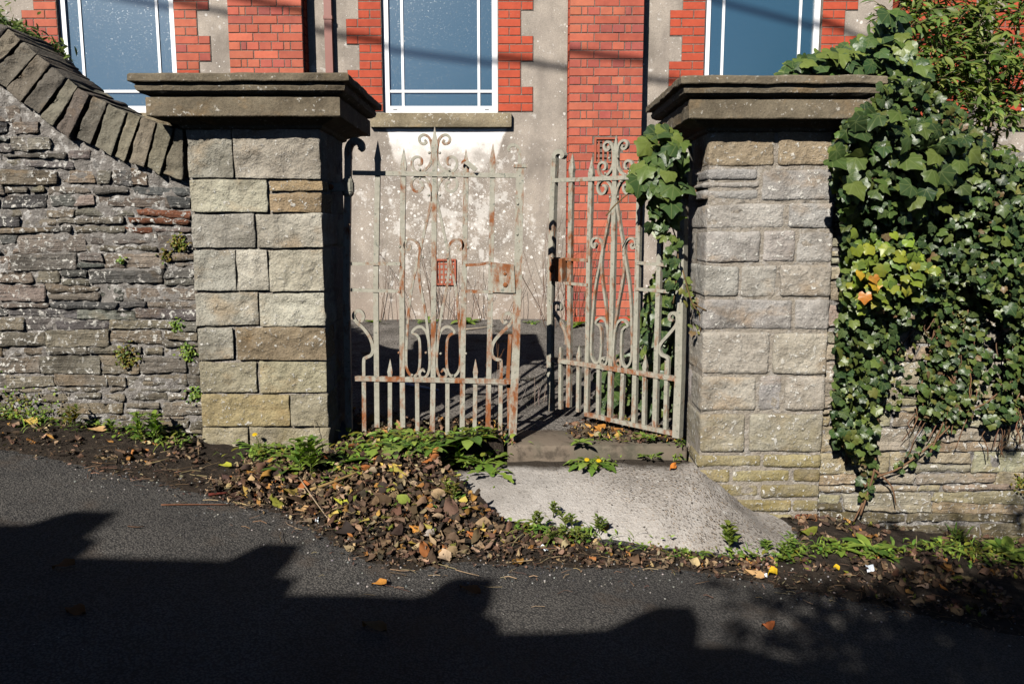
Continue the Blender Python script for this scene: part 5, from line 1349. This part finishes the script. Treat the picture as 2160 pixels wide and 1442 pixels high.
PILE = [(430, 1050), (470, 1000), (520, 965), (690, 955), (715, 945), (760, 905), (900, 925), (1060, 935), (1090, 985), (1000, 990), (940, 1010), (945, 1040), (985, 1065), (1080, 1112), (1250, 1142), (1500, 1180), (1640, 1182), (1640, 1232), (1400, 1200), (1250, 1194), (1000, 1190), (870, 1204), (770, 1185), (700, 1135), (600, 1088)]
rg = random.Random(5)
o = litter('leaf_litter', PILE, 3600, .016, .040, LIT + LIT + [LITC[0], LITC[5]], soil_z, rg, .018, thin=-0.10); tag(o, None, None, kind='stuff'); 
HEAP = [(480, 1040), (560, 975), (760, 925), (1060, 940), (1080, 975), (930, 1005), (940, 1050), (1040, 1100), (1080, 1140), (1000, 1180), (870, 1195), (760, 1170), (700, 1120), (600, 1075)]
o = litter('leaf_litter', HEAP, 1250, .028, .058, LIT + LIT + LIT + LITC, soil_z, rg, .036, flat=.6); tag(o, None, None, kind='stuff')
o = litter('leaf_litter', [(-60, 882), (425, 935), (440, 985), (520, 960), (520, 1060), (400, 1030), (200, 975), (-60, 935)], 360, .012, .040, LIT + [LITC[0], LITC[5]], soil_z, rg, .015, thin=0.02); tag(o, None, None, kind='stuff')
o = litter('leaf_litter', [(1620, 1180), (1640, 1120), (1660, 1095), (1740, 1090), (2240, 1158), (2240, 1330), (1900, 1280), (1640, 1235)], 1300, .014, .046, LIT + LIT + [LITC[0], LITC[4]], soil_z, rg, .02, thin=-0.06); tag(o, None, None, kind='stuff')
o = litter('leaf_litter', [(1185, 900), (1300, 880), (1440, 915), (1440, 935), (1300, 930), (1210, 922)], 420, .02, .042, LIT + LITC[:2], lambda x, y: 0.362 if y < 4.5 else yard_z(x, y), rg, .02, edge=False); tag(o, None, None, kind='stuff')
o = litter('leaf_litter', [(740, 870), (1090, 905), (1090, 935), (740, 930)], 420, .02, .045, LIT + LITC[:2], lambda x, y: max(soil_z(x, y), .35) if y < 4.6 else yard_z(x, y), rg, .03, edge=False); tag(o, None, None, kind='stuff')
mb = MB(); W3 = [at_ground(px, py, soil_z) for px, py in PILE]; P2 = [(p.x, p.y) for p in W3]
for _ in range(5200):
    x, y = sample_poly(P2, rg) if rg.random() < .6 else (rg.uniform(-2.9, 2.9), 0)
    if y == 0: y = y_edge(x) + abs(rg.gauss(.02, .16)) - .05
    z = max(soil_z(x, y), road_z(x, y)) if not (-.2 < x < 1.35 and y > y_edge(x) + .12) else -9
    if z < -5: continue
    a = rg.uniform(0, 6.28); d = Vector((cos(a), sin(a), rg.gauss(0, .4))) * rg.uniform(.003, .012); q = Vector((-d.y, d.x, rg.gauss(0, .004))) * rg.uniform(.25, .8); p = Vector((x, y, z + rg.uniform(.003, .03)))
    mb.add([p - d, p + q, p + d, p - q * .7], [(0, 1, 2, 3)], jit(rg.choice(LIT + [(0.03, 0.02, 0.015), (0.05, 0.035, 0.025), (0.30, 0.22, 0.14)]), .35))
o = mb.build('leaf_crumbs', M['dead'], None); tag(o, None, None, kind='stuff')
# grit, straw and twigs in the verge
mb = MB()
for _ in range(480):
    px = rg.uniform(-40, 2200); x = at_ground(px, 1100, road_z).x; e = y_edge(x); y = e + rg.gauss(0.08, .12); z = max(soil_z(x, y), road_z(x, y)) + .006
    if -0.3 < x < 1.4 and y > e + .15: continue
    a = rg.gauss(-.05, .95); L = .02 + .10 * rg.random() ** 2; d = Vector((cos(a), sin(a), rg.gauss(0, .08))); p = Vector((x, y, z + .004))
    mb.tube([p, p + d * L * .5 + Vector((rg.gauss(0, .1) * L, rg.gauss(0, .12) * L, .004)), p + d * L], rg.uniform(.0008, .0018), 3, jit(rg.choice([(0.30, 0.22, 0.13), (0.20, 0.12, 0.07), (0.10, 0.06, 0.04)]), .3))
o = mb.build('straw_litter', M['twig']); tag(o, None, None, kind='stuff')
mb = MB()
for _ in range(900):
    px = rg.uniform(-40, 2200); x = at_ground(px, 1100, road_z).x; e = y_edge(x); y = e + rg.gauss(0.02, .14); z = max(soil_z(x, y), road_z(x, y))
    mb.ball((x, y, z + .001), rg.uniform(.002, .006), 5, 3, (1, 1, .7), jit(rg.choice([(0.25, 0.24, 0.23), (0.10, 0.10, 0.10), (0.42, 0.40, 0.37), (0.06, 0.06, 0.065)]), .2))
o = mb.build('gravel', M['twig']); tag(o, None, None, kind='stuff')

# individual fallen leaves that stand out
def fallen(px, py, size, col, label, ti=0, fz=None, rot=0.0, tilt=(0, -.2)):
    p = at_ground(px, py, fz or (lambda x, y: ground_z(x, y)))
    mb = MB(); t = DEAD[ti]; m = leaf_matrix(p + Vector((0, 0, .016)), size, Vector((tilt[0], tilt[1], 1)), Vector((cos(rot), sin(rot), .1)))
    mb.add(xf(t, m), t[1], col, t[2]); o = mb.build('fallen_leaf', M['dead'], None, smooth=True, origin=p); tag(o, label, 'leaf')
OR = (0.46, 0.20, 0.04); TAN = (0.46, 0.28, 0.13); YE = (0.55, 0.38, 0.09); GY = (0.36, 0.36, 0.04); BRN = (0.20, 0.09, 0.035)
fallen(800, 1238, .055, OR, 'orange leaf lying alone on the sunlit tarmac in front of the heap', 0, road_z, .3)
fallen(992, 1250, .085, BRN, 'long brown leaf on the tarmac at the tip of a shadow', 2, road_z, -.4)
fallen(1620, 1324, .055, (0.30, 0.09, 0.03), 'red brown leaf on the tarmac among the dappled tree shade', 1, road_z, .2)
fallen(135, 1200, .07, BRN, 'brown leaf on the shaded tarmac at far left', 0, road_z, .5)
fallen(160, 1296, .06, BRN, 'second brown leaf deep in the shade at lower left', 3, road_z, 0)
fallen(790, 1328, .085, (0.22, 0.13, 0.06), 'narrow brown leaf in the shade at bottom centre', 4, road_z, -.25)
fallen(825, 990, .11, YE, 'long golden leaf on top of the heap before the left gate', 5, soil_z, -.3)
fallen(950, 972, .075, TAN, 'pale tan leaf at the top right of the heap', 3, soil_z, .4, (.1, -.6))
fallen(785, 900, .10, TAN, 'large curled tan leaf at the foot of the left gate hinge end', 6, lambda x, y: .37, .5, (0, -.8))
fallen(828, 912, .12, (0.36, 0.20, 0.10), 'large brown leaf lying under the left gate bars', 6, lambda x, y: .37, -.1, (0, -.7))
fallen(560, 965, .085, TAN, 'pale folded leaf beside the dandelion at the left pier', 2, soil_z, .1)
fallen(475, 988, .06, GY, 'yellow green leaf at the left end of the heap', 0, soil_z, .1)
fallen(640, 1083, .07, TAN, 'tan leaf at the road edge of the heap', 0, soil_z, .2)
fallen(720, 1065, .085, GY, 'yellow green leaf in the middle of the heap', 2, soil_z, -.6)
fallen(880, 1122, .075, OR, 'orange leaf low on the right side of the heap', 1, soil_z, -.4)
fallen(905, 1135, .06, (0.40, 0.34, 0.30), 'pale grey pink leaf low on the heap', 3, soil_z, .8)
fallen(935, 1185, .07, (0.50, 0.36, 0.24), 'cream crumpled leaf at the lowest edge of the heap', 6, soil_z, .4)
fallen(1630, 1215, .05, (0.62, 0.40, 0.02), 'bright yellow petal like leaf on the tarmac edge right of the ramp', 6, soil_z, .4)
fallen(1763, 1205, .035, (0.62, 0.40, 0.02), 'small bright yellow leaf in the dark litter under the right wall', 6, soil_z, 0)
fallen(1590, 1217, .085, TAN, 'tan curved leaf on the tarmac below the right end of the ramp', 4, soil_z, -.5)
fallen(1275, 1120, .06, OR, 'orange leaf pushed against the front edge of the ramp', 1, None, .6)
fallen(1420, 990, .05, (0.55, 0.18, 0.03), 'vivid orange leaf at the foot of the right pier', 3, None, .8, (0, -.6))
fallen(65, 895, .07, YE, 'yellow tan leaf at the far left foot of the wall', 3, soil_z, .0)
fallen(205, 912, .09, TAN, 'tan leaf at the left wall below the shaded weed', 2, soil_z, .1)
fallen(1265, 905, .07, OR, 'orange leaf caught under the open gate', 1, lambda x, y: .38, .1, (0, -.6))
# white and grey rubbish
def card(name, quad, Y, label, cat, mat, thick=.004, bend=.0):
    P = [at(px, py, y) for px, py, y in quad]; n = (P[1] - P[0]).cross(P[3] - P[0]).normalized() * thick; N = 4
    vs = []; fs = []
    for s in (0, 1):
        for j in range(N + 1):
            for i in range(N + 1):
                u, v = i / N, j / N; q = (P[0] * (1 - u) + P[1] * u) * (1 - v) + (P[3] * (1 - u) + P[2] * u) * v
                vs.append(q + n * (s + bend * sin(pi * u) / thick * .01 + .8 * mn.noise(q * 18)))
    K = (N + 1) ** 2
    for j in range(N):
        for i in range(N):
            a = j * (N + 1) + i; fs.append((a, a + 1, a + N + 2, a + N + 1)); fs.append((K + a + N + 1, K + a + N + 2, K + a + 1, K + a))
    for i in range(N):
        for (a, b) in ((i, i + 1), (N * (N + 1) + i + 1, N * (N + 1) + i), ((i + 1) * (N + 1), i * (N + 1)), (i * (N + 1) + N, (i + 1) * (N + 1) + N)): fs.append((b, a, K + a, K + b))
    mb = MB(); mb.add(vs, fs); o = mb.build(name, mat, None, origin=P[0].copy()); tag(o, label, cat); return o
card('plastic_sheet', [(703, 931, 4.20), (738, 935, 4.20), (742, 915, 4.24), (722, 886, 4.30)], 0, 'torn grey plastic sheet in the shade between the left pier and gate', 'rubbish', M['litter_plastic'], .003, .4)
card('plastic_sheet', [(735, 912, 4.32), (752, 915, 4.34), (762, 905, 4.34), (742, 882, 4.36)], 0, 'dark blue grey scrap behind the torn plastic by the left gate hinge', 'rubbish', M['dark_plastic'], .003, .4)
def flatcard(px, py, w_, h_, rot, label, mat, lift=.012):
    p = at_ground(px, py, ground_z); mb = MB(); ex = Vector((cos(rot), sin(rot), 0)); ey = Vector((-sin(rot), cos(rot), .45)); vs = []; fs = []; N = 3
    for s in (0, .0012):
        for j in range(N + 1):
            for i in range(N + 1):
                q = p + ex * (i / N - .5) * w_ + ey * (j / N) * h_ + Vector((0, 0, lift + s + .004 * sin(i * 1.7 + j))); vs.append(q)
    K = (N + 1) ** 2
    for j in range(N):
        for i in range(N): a = j * (N + 1) + i; fs += [(a, a + 1, a + N + 2, a + N + 1), (K + a + N + 1, K + a + N + 2, K + a + 1, K + a)]
    for i in range(N):
        for (a, b) in ((i, i + 1), (N * (N + 1) + i + 1, N * (N + 1) + i), ((i + 1) * (N + 1), i * (N + 1)), (i * (N + 1) + N, (i + 1) * (N + 1) + N)): fs.append((b, a, K + a, K + b))
    mb.add(vs, fs); o = mb.build('paper_scrap', mat, None, origin=p); tag(o, label, 'litter')
flatcard(1838, 1213, .034, .042, -.15, 'pale blue white paper scrap in the dark litter under the right wall', M['white_paper'])
flatcard(1153, 1166, .022, .03, .9, 'small white curved scrap on the tarmac edge below the ramp', M['white_paper'])
flatcard(1612, 1220, .024, .012, -.2, 'white sliver beside the yellow petal on the tarmac edge', M['white_paper'])
flatcard(668, 1105, .012, .018, .1, 'tiny cream scrap at the road edge of the leaf heap', M['white_paper'])
# sticks
def stick(pts, r, label, col, cat='stick', name='stick'):
    mb = MB(); P = smooth_path(pts, 4); mb.tube(P, [r * (1 - .4 * i / len(P)) for i in range(len(P))], 6, col)
    o = mb.build(name, M['twig'], None, smooth=True, origin=Vector(pts[0])); tag(o, label, cat)
def gp(px, py, l=.03): p = at_ground(px, py, ground_z); return p + Vector((0, 0, l))
stick([gp(655, 1046), gp(700, 1035, .04), gp(762, 1014, .05)], .0085, 'thick straw coloured stem lying across the leaf heap', (0.36, 0.24, 0.10))
stick([gp(632, 1028, .05), gp(665, 1070), gp(700, 1108, .01)], .003, 'long pale thin stalk crossing the heap below the straw stem', (0.40, 0.30, 0.20))
stick([gp(340, 1068, .008), gp(400, 1067, .008), gp(485, 1068, .01)], .0035, 'thin reddish twig lying flat at the left end of the heap', (0.20, 0.09, 0.05))
stick([gp(440, 1048, .012), gp(480, 1044, .012)], .007, 'short dark red stem at the left tip of the heap', (0.13, 0.03, 0.02))
stick([gp(490, 1062, .01), gp(527, 1070, .01)], .004, 'short pale dry grass stem below the red stem', (0.45, 0.33, 0.17))
stick([Vector(gp(975, 965, .0)), at(990, 925, 4.2), at(1014, 882, 4.3)], .0022, 'pale straight stalk leaning on the left gate near the lock end', (0.40, 0.32, 0.24))
stick([gp(665, 968, .0), at(668, 935, 3.95), at(664, 900, 3.96), at(660, 882, 3.97)], .002, 'thin pale dry stem standing before the left pier', (0.42, 0.36, 0.25))
stick([gp(270, 1112, .006), gp(290, 1117, .012), gp(305, 1114, .01)], .003, 'dark knotted twig lying alone on the left tarmac', (0.10, 0.06, 0.04))
yp = lambda px, py: at_ground(px, py, yard_z) + Vector((0, 0, .014))
mb = MB(); P = [yp(800, 801), yp(860, 814), yp(925, 827)]; mb.tube(P, [.011, .011, .008], 8)
o = mb.build('plastic_pipe', M['white_pipe'], None, smooth=True, origin=P[0]); tag(o, 'thin white plastic pipe lying on the courtyard behind the left gate', 'pipe')
P = [yp(980, 698), yp(1010, 695), yp(1045, 690)]; stick(P, .008, 'pale stick lying at the sunny edge of the courtyard by the building', (0.45, 0.38, 0.28))

# ================================================================== ACROSS THE LANE (behind the camera): what casts the shade and stands in the panes
SH = [(-700, 985), (-250, 1035), (0, 1105), (80, 1105), (125, 1085), (165, 1076), (255, 1079), (215, 1106), (165, 1122), (212, 1138), (188, 1160), (170, 1172), (280, 1175), (430, 1179), (480, 1182), (525, 1160), (555, 1145), (640, 1147), (615, 1175), (565, 1200), (590, 1212), (630, 1220), (610, 1240), (595, 1252), (750, 1252), (875, 1257), (915, 1250), (940, 1225), (970, 1216), (1045, 1218), (1040, 1240), (995, 1287), (1030, 1295), (1055, 1310), (1060, 1333), (1180, 1331), (1280, 1325), (1315, 1310), (1360, 1288), (1390, 1278), (1460, 1278), (1455, 1320), (1440, 1360), (1560, 1362), (1700, 1400), (2000, 1440), (2700, 1540)]
YC = -0.9
pts = []
for px, py in SH:
    p = at_ground(px, py, road_z) if py < 1441 or True else None
    k = (p.y - YC) / SUN.y; q = p - SUN * k; pts.append((q.x, q.z))
bw = MB(); n = len(pts); vs = []; fs = []
for y in (YC, YC - 0.14):
    for x, z in pts: vs.append((x, y, z))
for y in (YC, YC - 0.14):
    for x, z in pts: vs.append((x, y, -1.2))
for i in range(n - 1):
    fs += [(i + 1, i, 2 * n + i, 2 * n + i + 1), (n + i, n + i + 1, 3 * n + i + 1, 3 * n + i), (i, i + 1, n + i + 1, n + i)]
bw.add(vs, fs)
o = bw.build('boundary_wall', M['house_wall'], None, origin=Vector((0, YC, 0))); tag(o, 'stepped wall across the lane that throws its shade on the tarmac', 'wall')
# tree behind that wall
tr = thing('tree', 'tree across the lane casting dappled shade on the tarmac at right', 'tree', (0.4, -3.0, -0.1))
mb = MB(); base = Vector((0.4, -3.0, -0.1)); top = Vector((0.2, -2.8, 4.6))
mb.tube(smooth_path([base, Vector((0.35, -2.95, 1.5)), Vector((0.25, -2.85, 3.0)), top], 5), [0.10 - .0045 * i for i in range(16)], 8, (0.10, 0.08, 0.06))
rg = random.Random(21); lm = MB()
def shade_pt(px, py, t): 
    p = at_ground(px, py, road_z); return p - SUN * t
clumps = []
for px, py, r, nn in [(2080, 1380, .34, 120), (1960, 1400, .30, 110), (1850, 1420, .30, 100), (2150, 1300, .30, 110), (2010, 1290, .26, 80), (1900, 1330, .22, 70), (1780, 1380, .16, 40), (1700, 1420, .18, 46), (1660, 1250, .07, 11), (1750, 1270, .12, 24), (1830, 1260, .10, 20), (1530, 1230, .045, 6), (1600, 1270, .05, 5), (1640, 1330, .06, 7), (1560, 1310, .05, 5), (1520, 1400, .06, 8), (2200, 1420, .35, 120), (2250, 1230, .26, 70), (2120, 1230, .13, 26), (1600, 1440, .16, 40), (1720, 1330, .06, 7), (2000, 1210, .05, 5), (2040, 1330, .35, 150), (1930, 1440, .3, 120), (2120, 1430, .4, 180), (2200, 1340, .4, 180), (2300, 1300, .5, 220), (2350, 1420, .5, 240), (2400, 1180, .4, 160), (2450, 1350, .5, 200), (2060, 1060, .03, 5), (2110, 1110, .05, 8), (2020, 1130, .04, 6), (1880, 1110, .03, 4)]:
    c = shade_pt(px, py, rg.uniform(5.6, 7.4)); clumps.append(c)
    for _ in range(int(nn * (1.5 if r > .2 else 1.4))):
        v = Vector((rg.gauss(0, .45), rg.gauss(0, .6), rg.gauss(0, .45))) * r; t = LANCE[rg.randrange(3)]
        lm.add(xf(t, leaf_matrix(c + v, rg.uniform(.07, .13), Vector((rg.gauss(0, 1), rg.gauss(-.6, .8), rg.gauss(.6, .8))), Vector((rg.gauss(0, 1), rg.gauss(0, 1), rg.gauss(-.4, .7))))), t[1], jit(rg.choice(SG), .3), t[2])
for c in clumps:
    s = Vector((0.3, -2.9, min(3.9, max(1.8, c.z - .6)))); mb.tube([s, s.lerp(c, .5) + Vector((0, 0, .08)), c], [.022, .014, .006], 5, (0.10, 0.08, 0.06))
mb.build('trunk', M['twig'], tr, smooth=True); lm.build('crown', M['leaf'], tr, smooth=True)
# house seen only as a dark reflection in the right window
hx, hy = 9.2, -13.0
hs_ = thing('house', 'gabled house across the lane mirrored darkly in the right window', 'house', (hx, hy, -1.5))
mb = MB(); mb.box((hx - 1.2, hy - 7, -2), (hx + 9, hy, 4.8)); mb.build('wall', M['house_wall'], hs_)
mb = MB(); x0, x1, y0, y1 = hx - 1.5, hx + 9.3, hy - 7.3, hy + .3
mb.add([(x0, y1, 4.8), (x1, y1, 4.8), (x1, (y0 + y1) / 2, 8.2), (x0 + 2.6, (y0 + y1) / 2, 8.2), (x0, y0, 4.8), (x1, y0, 4.8)], [(0, 1, 2, 3), (4, 0, 3), (5, 4, 3, 2), (1, 5, 2)]); rf = mb.build('roof', M['roof_slate'], hs_)
mb = MB(); mb.box((hx + .9, hy - 4.2, 6), (hx + 2.1, hy - 3.2, 10.5)); mb.build('chimney', M['house_wall'], rf)
# overhead cables whose thin shadows cross the building front
def cable(ptsw, label, r=.026):
    W_ = [at(px, py, YW) for px, py in ptsw]; P = [p - SUN * (6.5 / SUN.y) for p in W_]
    d0 = (P[0] - P[1]).normalized(); d1 = (P[-1] - P[-2]).normalized(); P = [P[0] + d0 * 9] + P + [P[-1] + d1 * 9]
    mb = MB(); mb.tube(smooth_path(P, 6), r, 6); o = mb.build('overhead_cable', M['cable'], None, smooth=True, origin=P[2].copy()); tag(o, label, 'cable', 'overhead cables')
cable([(380, 8), (770, 84), (1080, 127), (1350, 165), (1800, 215)], 'overhead cable whose shadow slopes across the middle of the building front')
cable([(1300, -70), (1500, -15), (1740, 50), (1900, 110)], 'overhead cable whose shadow slopes past the right window')
print('bricks', N_BRICK, 'objects', len(bpy.data.objects), 'tris', sum(len(o.data.polygons) * 2 for o in bpy.data.objects if o.type == 'MESH'))
